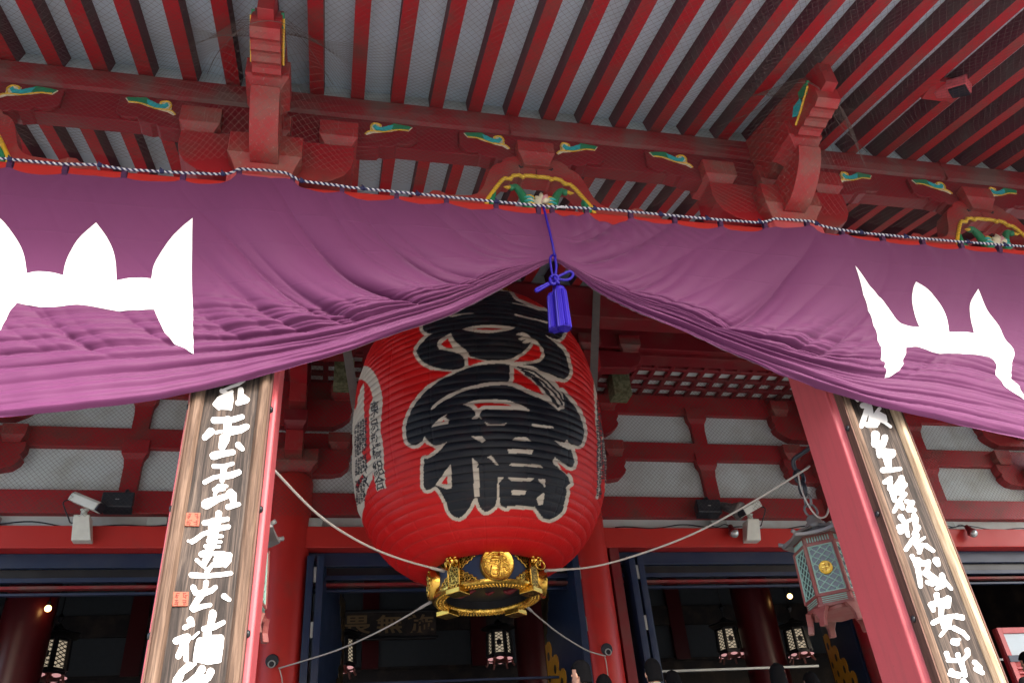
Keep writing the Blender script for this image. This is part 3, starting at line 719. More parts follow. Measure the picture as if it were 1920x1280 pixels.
EM_L = [(0,407),(20,431.7),(36.7,458),(46.7,483),(53,518),(68,514.5),(83,513.8),(103,516),(120,520),(123,497),(133,468),(150,440),(178.5,411.7),(197,437),(210,463),(216,490),(218.5,525),(240,521),(263.5,518),(283,520),(288.5,493),(307,460),(327,431.7),(360,403),(359.6,500),(362,600),(363,664.5),(333.6,648.5),(310,627),(297,600),(289.5,582),(247,583),(200,583),(147,578),(100,583),(60,578.5),(36,577),(20,600),(6.7,627),(0,645),(-25,690),(-45,640),(-45,440),(-25,390)]
EM_R = [(1603.5,498),(1627,527),(1653.6,557),(1670,582),(1683.6,604),(1700,612),(1722,615),(1713.6,590),(1709.6,563),(1713,540),(1718.6,527),(1740,543),(1760,570),(1772,597),(1777,625),(1803.7,625),(1822,628.5),(1817.7,593.5),(1820,567),(1837,538.5),(1850,580),(1870,613.5),(1878.7,640),(1893.7,660),(1892,680),(1887,700),(1893.7,720),(1915.4,755),(1877,733.6),(1862,707),(1860,690),(1848.7,673.5),(1800,669.5),(1747,665),(1717,654),(1693.6,656),(1693.6,670),(1685,693.5),(1668.6,707),(1658.6,708.5),(1652,673.5),(1645,640),(1633.6,587),(1617,540)]
for e in (smooth_poly(EM_L, 4), smooth_poly(EM_R, 4)):
    pl = [wx(p[0], p[1], 5.435) for p in e]
    dense = []
    for i in range(len(pl)):
        a, c = np.array(pl[i]), np.array(pl[(i + 1) % len(pl)]); n = max(1, int(np.hypot(*(c - a)) / .02))
        dense += [tuple(a + (c - a) * k / n) for k in range(n)]
    b = MB()
    def fe(x, z, k):
        return (x, float(cloth_y(np.array([x]), np.array([z]))[0]) - .0045, z)
    b.flat([dense], fe, None, .012); b.build('emblem', M['emblem'], curtain, smooth=True)

# ------------------------------------------------------------------ twisted rope carrying it
rope = empty('twisted_rope', (XT, CY, 5.45), 'thin white and navy twisted rope along the top edge of the purple curtain', 'rope')
line = []; s = np.linspace(rx[0], rx[-1], 3200); zl = np.interp(s, rx, rz)
ker = np.ones(9) / 9; zl = np.convolve(np.pad(zl, 4, 'edge'), ker, 'valid')
for col, ph in (('rope_white', 0), ('rope_navy', math.pi)):
    a = s / .0285 * 2 * math.pi * .5 + ph
    a = np.linspace(0, (rx[-1] - rx[0]) / .046 * 2 * math.pi, 3200) + ph
    b = MB(); b.tube(np.stack([s, CY - .028 + .0066 * np.cos(a), zl + .0066 * np.sin(a)], 1), .0080, 6)
    b.build('strand', M[col], rope, smooth=True)
for px in (10, 180, 298, 413, 563, 680, 783, 932, 1118, 1243, 1330, 1430, 1540, 1620, 1703, 1820, 1890):
    x = W(px, 330 + .08 * px, CY)[0]; z = float(np.interp(x, rx, rz)); b = MB()
    b.ball((x, CY - .03, z), .022, 10, 8, (1.2, 1, .9)); b.tube([(x - .015, CY - .04, z + .03), (x, CY - .05, z + .005), (x + .02, CY - .045, z - .03)], .007, 6); b.build('knot', M['rope_navy'], rope, smooth=True)
x, _, z = W(1052, 390, 5.46); b = MB()
b.tube([(x - .05, 5.455, z - .012), (x - .02, 5.45, z + .004), (x, 5.445, z - .008), (x + .02, 5.45, z + .012), (x + .04, 5.45, z - .004), (x + .05, 5.45, z + .028)], .009, 6); b.build('rope_end', M['rope_white'], rope, smooth=True)

# ------------------------------------------------------------------ violet tassel cord at the tie
TY = 5.36
def tp(px, py, dy=0): return tuple(W(px, py, TY + dy))
tc = empty('tassel_cord', tp(1042, 500), 'violet silk cord with bow and two tassels at the middle of the curtain', 'tassel')
b = MB(); b.tube([tp(*p) for p in [(1019, 388), (1022, 400, .0), (1030, 432, -.01), (1036, 458, -.02), (1040, 480, -.01)]], .011, 8); b.tube([tp(*p) for p in spline([(1036, 478, .05), (1032, 484, .0), (1033, 500, 0), (1037, 522, 0)], 4)], .011, 8)
b.tube([tp(*p) for p in spline([(1041, 478, .05), (1041, 485, -.02), (1043, 500, -.02), (1041, 520, -.02)], 4)], .012, 8)
b.tube([tp(*p) for p in spline([(1036, 528, .0), (1038, 538, .01), (1036, 556, .01)], 4)], .009, 8); b.tube([tp(*p) for p in spline([(1042, 530, -.02), (1045, 538, -.02), (1048, 543, -.02)], 4)], .010, 8)
b.build('cord', M['violet'], tc, smooth=True)
b = MB()
for pts in ([(1040, 522, -.03), (1056, 514, -.03), (1068, 509, -.03), (1074, 513, -.03), (1072, 520, -.03), (1062, 525, -.03), (1048, 524, -.03), (1040, 526, -.03)],
            [(1038, 526, -.02), (1026, 532, -.02), (1012, 539, -.02), (1005, 543, -.02), (1007, 546, -.03), (1018, 540, -.03), (1030, 533, -.03), (1038, 529, -.03)]):
    b.tube([tp(*p) for p in spline(pts, 5)], .013, 8)
b.build('bow_loop', M['violet'], tc, smooth=True)
b = MB()
for pts in ([(1032, 520, -.04), (1038, 516, -.05), (1045, 518, -.05), (1046, 526, -.05), (1041, 531, -.05)], [(1031, 521, -.03), (1033, 530, -.045), (1039, 533, -.045), (1043, 527, -.05)], [(1040, 520, -.055), (1044, 527, -.06), (1049, 532, -.055)]):
    b.tube([tp(*p) for p in spline(pts, 5)], .014, 8)
b.build('knot', M['violet'], tc, smooth=True)
for (cx, cy, bx, by, rr, dy) in ((1035, 551, 1040, 618, .045, .03), (1049, 539, 1058, 615, .052, -.05)):
    A = Vector(tp(cx, cy, dy)); B = Vector(tp(bx, by, dy)); d = (B - A); L = d.length; d.normalize()
    tz = empty('tassel', A); tz.parent = tc; tz.location = A - Vector(tc.location)
    sx = Vector((1, 0, 0)) - d * d.x; sx.normalize(); sy = d.cross(sx); n = 44
    def ring(t, r, jag=0):
        return [tuple(A + d * (t * L + (jag * random.uniform(-1, 1))) + (sx * math.cos(2 * math.pi * k / n) + sy * math.sin(2 * math.pi * k / n)) * r * (1 + .09 * (k % 2) + .05 * math.sin(k * 2.4))) for k in range(n)]
    b = MB(); b.rings([ring(.06, rr * .7), ring(.10, rr * .95), ring(.2, rr), ring(.6, rr * 1.05), ring(.95, rr * 1.10), ring(1.0, rr * 1.10, .012)], cap=False)
    b.rings([ring(1.0, rr * 1.06, .012), ring(.9, rr * .85), ring(.86, rr * .2)], cap=True); b.build('fringe', M['violet'], tz)
    b = MB(); n = 20; b.rings([ring(-.01, rr * .3), ring(.0, rr * .62), ring(.04, rr * .82), ring(.10, rr * .98), ring(.115, rr * .9)]); b.build('tassel_cap', M['violet'], tz, smooth=True)
# ------------------------------------------------------------------ great paper lantern
LX, LY = 1.979, 10.1
def lr(z):                            # radius of the paper body at height z
    t = np.where(z < 5.329, (z - 5.329) / 1.93, (z - 5.329) / 1.972)
    return .71 + (1.739 - .71) * np.clip(1 - np.abs(t) ** 2.783, 0, 1) ** .58
lan = empty('paper_lantern', (LX, LY, 3.07), 'giant red paper lantern with black brush lettering and gilt bottom ring', 'lantern')
U = [(793,600),(800,585),(840,562),(900,548),(953,546),(965,561),(971.6,566),(995,576),(1010,582),(1028,584),(1050,598),(1057,615),(1054,629),(1049.7,634),(1045,637),(1035,634),(1021.5,626.6),(1032,636),(1043,645),(1052.8,654.7),(1060.6,667),(1065,682.8),(1067.6,695),(1065,704.7),(1057.5,711),(1045,708),(1032.5,701.5),(1013.75,695),(998,687),(971,683),(943,676),(912,676),(893,671),(880,668),(872,676),(872,684.4),(865,690.6),(849,693.4),(827.5,691.4),(808.75,686.7),(793,678),(783.75,665.6),(782,656),(790,643.75),(802.5,631),(811,625),(802.5,625),(794.7,620),(793,612.5)]
Lc = [(810,724),(827.5,712.5),(849,701.6),(872.8,692),(896,685),(920,682),(940,681.5),(956,683.5),(956,714),(951,723),(967,726.6),(985.6,736),(1007,744),(1023,752),(1036,762),(1048,770),(1058,757),(1055,742),(1053,733),(1060,741),(1067,749.7),(1076,760.6),(1084,773),(1089.5,785.6),(1093,798),(1095,810.6),(1093,823),(1088.75,832.5),(1082.5,835.6),(1073,833),(1066,837),(1070.8,842),(1073.9,852.8),(1076.7,863.75),(1074.7,874),(1070,876),(1063.75,874),(1049.7,863.75),(1041,858.5),(1037,864),(1045,874.7),(1056,885.6),(1065,895),(1069,906),(1062,912),(1061,927.5),(1057.8,943),(1054.7,955.6),(1046.9,965),(1032.8,972.8),(1021.9,972.8),(1014,966.6),(1007.8,957),(1003,949.4),(955.5,947.5),(950,952.5),(943.5,949.5),(937,942),(936,915),(931.5,915),(930.5,941.5),(925,951),(915.6,958),(907.8,958.75),(901.6,952.5),(897,943),(894.4,932),(889,933.75),(883.4,946),(875.6,958.75),(866,968),(856.9,970),(847.5,965),(841,955.6),(836.6,941.6),(828.75,926),(821,915),(816,911),(811.6,913.4),(805,918),(799,918),(795,911.9),(794,899),(794.7,879),(796,859.5),(802,860),(810,855.6),(819,849),(828.75,840),(836.9,829),(816.6,834.8),(805.6,829),(796,818),(791.6,826),(782,834),(772.8,834),(765,827.8),(761.9,816.9),(761,804),(763,790),(768,777.8),(774,765),(786.9,746.6),(799,732.5)]
U = smooth_poly(U); Lc = smooth_poly(Lc)
CREAM = [
 [(846,625),(833,631),(822,640),(819.5,648),(824,654.7),(840,657.8),(855,661),(866,667),(873,677),(880,668),(877,660),(865,650),(855.6,642),(849,633)],
 [(866,617),(880.6,612.5),(908.75,610),(940,610),(967,614),(951,620),(920,624),(908.75,624),(880.6,621)],
 [(840,593),(857,588),(888,586),(888,589),(870,590.5),(849,594.5)], [(965,588),(1028,604),(1028,607),(965,592)],
 [(961,567),(1001,576),(1001,578),(961,569)], [(1018,579),(1029,583),(1029,585),(1018,581)], [(962,558),(970,560),(970,562.5),(963,561)],
 [(982.5,624),(992,629.7),(1004,639),(1013.75,648),(1020,659),(1020,670),(1012,678),(995,682.8),(967,683.5),(951,682),(920,681),(920,675),(943,675),(962,671),(979,661),(990,650),(996.5,640.6),(987,643.75),(981,643.75),(980,640.6),(987,636.7),(976,637.5),(972,635),(981,629.7),(970,628),(968,625.8),(973,624)],
 [(807,767),(818,754),(836.9,742),(865,729),(890,722),(912,717),(940,715.6),(957.5,715.6),(971.6,720),(995,729.7),(1020,742),(1007,744.5),(985.6,736),(967,727),(951,723),(920,723),(890,728),(874,732.5),(849,743),(827.5,754),(810,768)],
 [(956,683),(964,688),(963,716),(949,717),(955,713)],
 [(963,686),(971,685),(998,690),(1014,696),(1029,704),(1040,713),(1048,725),(1054,740),(1057,750),(1058,760),(1057,767),(1048,768),(1036,760),(1023,748),(1012,735),(1007,723),(992,711),(979,700),(964,690)],
 [(868,758),(888.4,751),(912,748),(940,749.5),(951,750.5),(973,757.5),(995,770),(967,768),(920,767),(908.75,767),(902.5,771.5),(899,779),(905.6,788),(916.6,794),(940,794),(949.7,792.7),(945.8,798),(920,798.5),(913,798),(908,790),(898.6,782.5),(891.6,786),(884.5,786),(884.5,783),(891.6,779),(890.8,773),(883.75,765)],
 [(840,774.7),(833.75,781.7),(841.6,787),(841.6,795),(809.5,800.5),(818,790)], [(884.5,818),(902.5,817),(911,824.7),(904,830)], [(912,857.5),(921,853),(935,872),(930,872),(919.7,860.6)],
 [(885.8,858.75),(898,869.7),(893.6,876.7),(898,882),(899.4,930),(889.7,931),(886.5,879)], [(843.6,871),(846,874),(847.5,915.8),(838,916.6),(817,908.75)],
 [(995.8,794.7),(1036,799),(1038,802.8),(1000,800.5)], [(959.8,825.5),(966.9,820),(987,820),(996.6,827.5)], [(951,841.6),(1000.5,843),(996.6,851),(953.6,849)], [(954,872.8),(959,867),(1013.75,870.8),(1018,876.7)],
 [(932.8,894.7),(945,894),(933.6,908)], [(932.3,906),(936.2,910),(936.7,943),(931,943)], [(952,894.4),(1002,896.6),(994.5,902.5),(959,901)], [(1007,897),(1022,899),(1021.9,914.7)], [(959,918.6),(987,919),(983.6,927.8),(959,927.8)],
 [(1015.6,925),(1020,924),(1019.5,933.75),(1016,946.6),(1009,946.6),(1006,933.75)], [(1038.75,826),(1057.5,830),(1063,824),(1070,832.5),(1082.5,837),(1070,842),(1060.6,839.5),(1048,833)], [(1040,857),(1035.6,864),(1038.75,871),(1048,876),(1052,870)],
 # side panels of lettering
 [(667.5,716),(673.75,695),(680,687),(687.5,686),(696,691),(705,702.5),(711,717.5),(715.6,735),(717.5,755),(716,776),(715,795),(714,810),(718,830),(722,890),(724,915),(716,916),(707,921),(701,890),(696,860),(693,820),(693.5,780),(694,760),(698.75,750),(698,740),(693.75,727.5),(686,716),(677.5,710.6),(668.75,714),(660,760),(655,760)],
 [(682.5,717),(683.5,751),(684,792),(686,832),(679,845),(684,860),(688,868),(698,860),(700,888),(692.5,912),(687,924),(684,940),(682,956),(678.75,980),(672,990),(640,980),(640,830),(655,780),(667,765),(675,735)],
 [(1112,700),(1117,705),(1119,760),(1122,800),(1127,860),(1126,905),(1121,936),(1117,934),(1120,905),(1121,860),(1117,800),(1114,760)], [(1150,600),(1128,800),(1134,880),(1132,960),(1160,960)]]
REDP = [[(840,635),(827.5,643.75),(827.5,647),(836.9,651.6),(850,654),(844.7,643.75)], [(883.75,617.5),(912,615),(943,615.6),(929,619),(912,619.5)], [(876.7,669.5),(894,674),(909,678),(893,681.5),(879,686)],
 [(1001,643.75),(1010.6,651.6),(1015,662.5),(1012,671.9),(998,676.6),(962,679),(982.5,665.6),(993,656)], [(964.5,692),(979,701),(992,712),(1007,724),(1020,741),(1000,733),(985,727),(972,719.5),(961,717.5),(963.5,710)],
 [(888,758),(905.6,755),(940,756),(943,756.7),(960.6,761),(920,761),(907,761),(896,766)], [(832,787),(833.75,790),(826.7,792)], [(839,891.6),(839,908),(827.5,906)], [(680,887.5),(682,893.75),(671,915),(668,910)], [(801,833),(816,840),(809,848),(798,851),(789,842)], [(849,697.5),(827,696),(812,693),(806,700),(790,718),(800,722)],[(1044,866),(1060,880),(1068,882),(1062,890),(1050,877)]]
STREAK = [(1.7, [(971,688),(1000,697),(1025,713),(1048,737),(1056,752)]), (1.9, [(978,694),(1000,704),(1022,720),(1043,742),(1054,758)]), (1.7, [(986,701),(1005,712),(1025,732),(1047,761)]), (1.6, [(998,711),(1015,725),(1032,745),(1045,764)])]
CORE = [(1.4, [(688,893),(686,904),(692,911)]), (1.2, [(684,878),(687,886)]), (1.3, [(681,890),(685,896)])]
rr_ = random.Random(5)
for x0, x1, y0, y1, sk in ((666, 686, 796, 858, -.7), (667, 688, 862, 892, -.6), (668, 686, 902, 945, -.6), (1119, 1126, 750, 930, .4), (1128, 1134, 800, 900, .4)):
    y = y0
    while y < y1:
        x = x0
        while x < x1 - 1:
            yy = y + (x - x0) * sk
            w = rr_.uniform(2.2, 3.4); hgt = rr_.uniform(2.2, 4.0)
            CORE += [(.75, [(x, yy + hgt * q), (x + w, yy + hgt * q + sk)]) for q in (0, .5, 1) if rr_.random() < .75] + [(.8, [(x + w * rr_.random(), yy), (x + w * rr_.random(), yy + hgt)])]
            x += 4.6
        y += 5.2
def glyph(ch):                        # triangles of a character in a unit box, built-in typeface
    c = bpy.data.curves.new('t', 'FONT'); c.body = ch; c.offset = .018; o = bpy.data.objects.new('t', c); COL.objects.link(o)
    bpy.context.view_layer.update(); dg = bpy.context.evaluated_depsgraph_get(); e = o.evaluated_get(dg); m = e.to_mesh(); m.calc_loop_triangles()
    v = np.array([(p.co.x, p.co.y) for p in m.vertices]); t = np.array([tuple(q.vertices) for q in m.loop_triangles])
    e.to_mesh_clear(); bpy.data.objects.remove(o); bpy.data.curves.remove(c)
    v = (v - v.min(0)) / np.maximum(v.max(0) - v.min(0), 1e-6); return v, t
GL = []
for ch, o, ux, uy in (('東', (694.5, 754), (15.5, -5.5), (1, 27)), ('京', (694.5, 781), (15.5, -5.5), (.8, 27)), ('新', (695, 807), (16, -5.5), (1.2, 26)), ('橋', (696.5, 833), (17.5, -5.5), (2.5, 29)), ('組', (698.5, 866), (19, -6), (4, 28)), ('合', (701, 894), (19, -6), (3.6, 26))):
    v, t = glyph(ch); o = np.array(o, float); P2 = o + v[:, :1] * np.array(ux) + (1 - v[:, 1:]) * np.array(uy)
    GL += [P2[q] for q in t]
# mesh: ribbed body, denser on the side that faces the court
NR = 42; zs_n = NR * 12 + 1
zs = 5.329 + np.where((tt := np.linspace(-1, 1, zs_n)) < 0, 1.93 * np.sign(tt) * np.abs(tt) ** .93, 1.972 * np.abs(tt) ** .93)
th = np.concatenate([np.linspace(R(-200), R(20), 620), np.linspace(R(20), R(160), 60)[1:-1]])
rad = lr(zs); ribt = np.linspace(0, NR, zs_n)
zz, tth = np.meshgrid(zs, th, indexing='ij')
r0 = np.repeat(rad[:, None], len(th), 1)
smooth = np.stack([LX + r0 * np.cos(tth), LY + r0 * np.sin(tth), zz], -1).reshape(-1, 3)
pu = (np.abs(np.sin(np.pi * ribt)) ** .65)[:, None]
seam = np.abs(((tth / R(20)) % 1) - .5) * 2; seam = np.exp(-((1 - seam) / .03) ** 2)
rnd = rng.normal(0, .0022, (NR + 1, 60)); wr = rnd[np.clip(ribt.astype(int), 0, NR)[:, None], ((tth + 4) / R(7.5)).astype(int) % 60]
sagr = .004 * np.sin(tth * 18 + ribt[:, None] * .9) * pu
rA = r0 + .013 * pu - .005 + wr * pu + sagr - .006 * seam
VL = np.stack([LX + rA * np.cos(tth), LY + rA * np.sin(tth), zz], -1).reshape(-1, 3)
n1, n2 = len(zs), len(th); idx = np.arange(n1 * n2).reshape(n1, n2); nx2 = np.roll(idx, -1, 1)
FL = np.stack([idx[:-1], nx2[:-1], nx2[1:], idx[1:]], -1).reshape(-1, 4)
q = PX(smooth); front = (np.cos(tth - math.atan2(-LY, -LX)) > -.02).ravel()
fi = np.where(front)[0]; Q = q[fi]
kind = np.zeros(len(fi), int)                                   # 0 red 1 cream 2 black
inU = inside(Q, U) | inside(Q, Lc)
cand = np.where((Q[:, 0] > 740) & (Q[:, 0] < 1112) & (Q[:, 1] > 530) & (Q[:, 1] < 990))[0]
near = cand[np.minimum(dist_edges(Q[cand], U), dist_edges(Q[cand], Lc)) < 6.4]
kind[near] = 1; kind[inU] = 2
for p in CREAM: kind[inside(Q, smooth_poly(p, 3, 40))] = 1
for p in REDP: kind[inside(Q, p)] = 0
for w, pl in STREAK + CORE:
    bb = (Q[:, 0] > min(a[0] for a in pl) - 5) & (Q[:, 0] < max(a[0] for a in pl) + 5) & (Q[:, 1] > min(a[1] for a in pl) - 5) & (Q[:, 1] < max(a[1] for a in pl) + 5)
    ii = np.where(bb)[0]; kind[ii[dist_edges(Q[ii], pl, False) < w]] = 2
m_ = (Q[:, 0] < 740); ii = np.where(m_)[0]; qq = Q[ii]
for t3 in GL: kind[ii[inside(qq, t3)]] = 2
pal = np.array([(.50, .004, .005, 1), (.50, .47, .40, 1), (.005, .009, .016, 1)], np.float32)
colv = np.tile(pal[0], (len(VL), 1)); colv[fi] = pal[kind]
crease = (1 - pu) ** 3; dk = np.repeat(.0 + crease, n2, 1).ravel()   # bamboo hoops show as thin grey lines through the paper
hoop = np.array([.06, .035, .03, 1], np.float32); k_ = (np.clip(dk * .30, 0, .26))[:, None]
isb = np.zeros(len(VL), bool); isb[fi] = kind == 2
hoopc = np.where(isb[:, None], np.array([.055, .05, .043, 1], np.float32), hoop)
colv = colv * (1 - k_) + hoopc * k_
m, nt, bs = node_mat('lantern_paper')
at = nt.nodes.new('ShaderNodeVertexColor'); at.layer_name = 'paint'; nz = noise(nt, 5, 5, .6); n3 = noise(nt, 38, 4, .7)
c = mix(nt, at.outputs[0], (.16, .03, .02), ramp(nt, [(.55, 0.0), (.8, .12)], nz.outputs[0]).outputs[0])
nt.links.new(c, bs.inputs['Base Color'])
rg = nt.nodes.new('ShaderNodeMapRange'); rg.inputs[3].default_value = .30; rg.inputs[4].default_value = .60; nt.links.new(nz.outputs[0], rg.inputs[0]); nt.links.new(rg.outputs[0], bs.inputs['Roughness'])
bs.inputs['Specular IOR Level'].default_value = .28; bump(nt, bs, n3.outputs[0], .35, .012)
o = grid_mesh('paper_body', VL - np.array([LX, LY, 3.07]), FL, m); o.parent = lan
a = o.data.color_attributes.new('paint', 'FLOAT_COLOR', 'POINT'); a.data.foreach_set('color', colv.astype(np.float32).ravel())

# gilt bottom ring
b = MB(); b.lathe([(.655, .05), (.655, .36), (.69, .385), (.70, .42), (.6, .43)], (LX, LY, 3.05), 96, cap=False); b.build('ring_drum', M['navy'], lan, auto=40)
b = MB(); b.lathe([(.53, .045), (.53, .012), (.54, .0), (.66, .0), (.685, .008), (.70, .025), (.70, .05), (.665, .06), (.65, .065)], (LX, LY, 3.05), 96, cap=False)
for k in range(96):
    t = 2 * math.pi * k / 96
    for r_ in (.56, .60, .64): b.ball((LX + r_ * math.cos(t + r_), LY + r_ * math.sin(t + r_), 3.048), .011, 6, 4)
b.build('gilt_rim', M['gold'], lan, auto=40)
b = MB(); b.lathe([(.0, .13), (.3, .135), (.525, .14), (.53, .05)], (LX, LY, 3.05), 64, cap=False)
b.build('ring_underside', M['black'], lan)
for (ax, ay, al, aw) in ((-.25, .05, .22, .05), (-.3, .18, .16, .04), (.3, .02, .18, .05), (.05, .1, .12, .03)):  # red reflections on the black underside, modelled as raised red pieces
    b = MB(); b.tube([(LX + ax + al * (q - .5), LY + ay + .04 * math.sin(5 * q), 3.05 + .128) for q in np.linspace(0, 1, 8)], [aw * f for f in (.1, .5, .8, 1, .9, .7, .4, .1)], 6); b.build('red_reflection_patch', M['red_dark'], lan, smooth=True)
front_t = math.atan2(-1, 0); C0 = Vector((LX, LY, 0))
def cyl(t, z, r): return tuple(C0 + Vector((math.cos(t), math.sin(t), 0)) * r + Vector((0, 0, z)))
for k in range(4):
    t = front_t + R(45) + R(90) * k; er = Vector((math.cos(t), math.sin(t), 0)); et = Vector((-math.sin(t), math.cos(t), 0))
    top = empty('gilt_bracket', (0, 0, 0)); top.parent = lan; top.location = C0 + er * .7 + Vector((0, 0, 3.2)) - Vector(lan.location)
    b = MB()
    def q4(r, w, z): return [tuple(C0 + er * r + et * s_ * w + Vector((0, 0, z))) for s_ in (-1, 1)] + [tuple(C0 + er * (r - .10) + et * s_ * w + Vector((0, 0, z))) for s_ in (1, -1)]
    b.rings([q4(.705, .082, 3.055), q4(.712, .082, 3.09), q4(.705, .078, 3.44), q4(.712, .08, 3.465)]); b.build('bracket_post', M['gold_open'], top, bevel=.006)
    b = MB()
    for s_ in (-1, 1): b.tube([tuple(C0 + er * .708 + et * s_ * .082 + Vector((0, 0, z_))) for z_ in (3.06, 3.46)], .010, 6)
    b.build('post_edge', M['gold_smooth'], top, smooth=True)
    b = MB(); b.rings([[tuple(C0 + er * r_ + et * s_ * .105 + Vector((0, 0, z_))) for r_, s_ in ((.74, -1), (.74, 1), (.53, 1), (.53, -1))] for z_ in (2.985, 3.05)]); b.build('bracket_foot', M['gold_smooth'], top, bevel=.008)
    for s_ in (-1, 1):
        for zf, zt_ in ((3.075, 1), (3.465, -1)):
            pl = [(.115, 0), (.45, 0), (.455, .025), (.41, .035), (.405, .065), (.355, .07), (.335, .105), (.28, .105), (.25, .14), (.20, .14), (.165, .175), (.115, .18)]
            b = MB(); b.prism(pl, lambda p, kk: cyl(t + s_ * p[0], zf + zt_ * p[1], (.656, .672)[kk])); b.build('openwork_wing', M['gold_open'], top)
            b = MB(); b.tube([cyl(t + s_ * p[0], zf + zt_ * p[1], .673) for p in spline(pl[2:], 3)], .008, 5); b.build('wing_edge', M['gold_smooth'], top, smooth=True)
    b = MB(); p = C0 + er * .745 + Vector((0, 0, 3.37)); b.ball(p, .060, 14, 10, (1, 1, .95))
    for s_ in (-1, 1):
        b.ball(p + er * .05 + et * s_ * .024 + Vector((0, 0, .025)), .018, 8, 6); b.ball(p + et * s_ * .06 + Vector((0, 0, .045)), .026, 8, 6)
        b.tube([tuple(p + et * s_ * .05 + Vector((0, 0, .03))), tuple(p + et * s_ * .09 + Vector((0, 0, .0))), tuple(p + et * s_ * .08 + Vector((0, 0, -.04)))], .018, 6)
    b.ball(p + er * .068 - Vector((0, 0, .010)), .025, 8, 6)
    for w_ in range(7): b.ball(p + et * .068 * math.cos(w_ * .52) + Vector((0, 0, .068 * math.sin(w_ * .52))), .024, 7, 5)
    b.build('lion_mask', M['gold_smooth'], top, smooth=True)
    b = MB(); b.tube([tuple(p + er * (.06 + .03 * math.cos(w_)) + et * .055 * math.cos(w_) + Vector((0, 0, -.065 + .055 * math.sin(w_)))) for w_ in np.linspace(0, 6.28, 18)[:-1]], .012, 6, closed=True); b.build('ring_pull', M['gold_smooth'], top, smooth=True)
    # medallion with a raised crest character between the brackets
    t2 = front_t + R(90) * k; er = Vector((math.cos(t2), math.sin(t2), 0)); et = Vector((-math.sin(t2), math.cos(t2), 0)); mc = C0 + er * .655 + Vector((0, 0, 3.27))
    md = empty('medallion', (0, 0, 0)); md.parent = lan; md.location = mc - Vector(lan.location)
    b = MB(); b.rings([[tuple(mc + er * h_ + (et * math.cos(a_) + Vector((0, 0, math.sin(a_)))) * r_) for a_ in np.linspace(0, 2 * math.pi, 45)[:-1]] for r_, h_ in ((.205, -.03), (.205, .075), (.197, .088), (.185, .084), (.10, .088), (.01, .09))]); b.build('medallion_disc', M['gold_smooth'], md, auto=40)
    b = MB()
    for w, pts in ((.017, [(-.13, .08), (-.06, .13), (.03, .14), (.09, .12)]), (.013, [(-.06, .085), (.03, .08)]), (.013, [(-.09, .045), (.04, .045)]), (.012, [(-.04, .08), (-.11, -.03)]), (.014, [(.02, .13), (.025, -.15)]), (.012, [(-.08, -.03), (-.08, -.14), (-.01, -.14), (-.01, -.03), (-.08, -.03)]), (.011, [(-.08, -.085), (-.01, -.085)]), (.011, [(-.11, .0), (-.02, .01)]),
                    (.013, [(.07, .08), (.10, .04), (.07, .01)]), (.013, [(.07, .01), (.13, -.01), (.12, -.05)]), (.013, [(.07, -.05), (.10, -.11), (.14, -.07)]), (.011, [(-.15, .02), (-.155, -.05)])):
        b.tube([mc + er * .088 + et * p_[0] + Vector((0, 0, p_[1])) for p_ in spline(pts, 5)], w, 6)
    b.build('crest', M['gold_smooth'], md, smooth=True)
# woven straps holding the body, left and right of it
for p0, p1 in (((1120, 520), (1112, 735)), ((648, 640), (668, 765))):
    A, B_ = Vector(W(*p0, 10.35)), Vector(W(*p1, 10.35)); b = MB(); n_ = 8
    b.rings([[tuple(A + (B_ - A) * t + Vector((s_ * .065, y_, 0))) for s_, y_ in ((-1, -.006), (1, -.006), (1, .006), (-1, .006))] for t in np.linspace(0, 1, n_)]); b.build('hanging_strap', plain('grey_webbing', (.17, .17, .16), .8) if 'grey_webbing' not in bpy.data.materials else bpy.data.materials['grey_webbing'], lan)
b = MB(); b.lathe([(.70, 7.26), (.78, 7.30), (.78, 7.55), (.6, 7.62), (.1, 7.64), (.1, 8.05)], (LX, LY, 0), 48); b.build('top_ring', M['gold'], lan, auto=40)

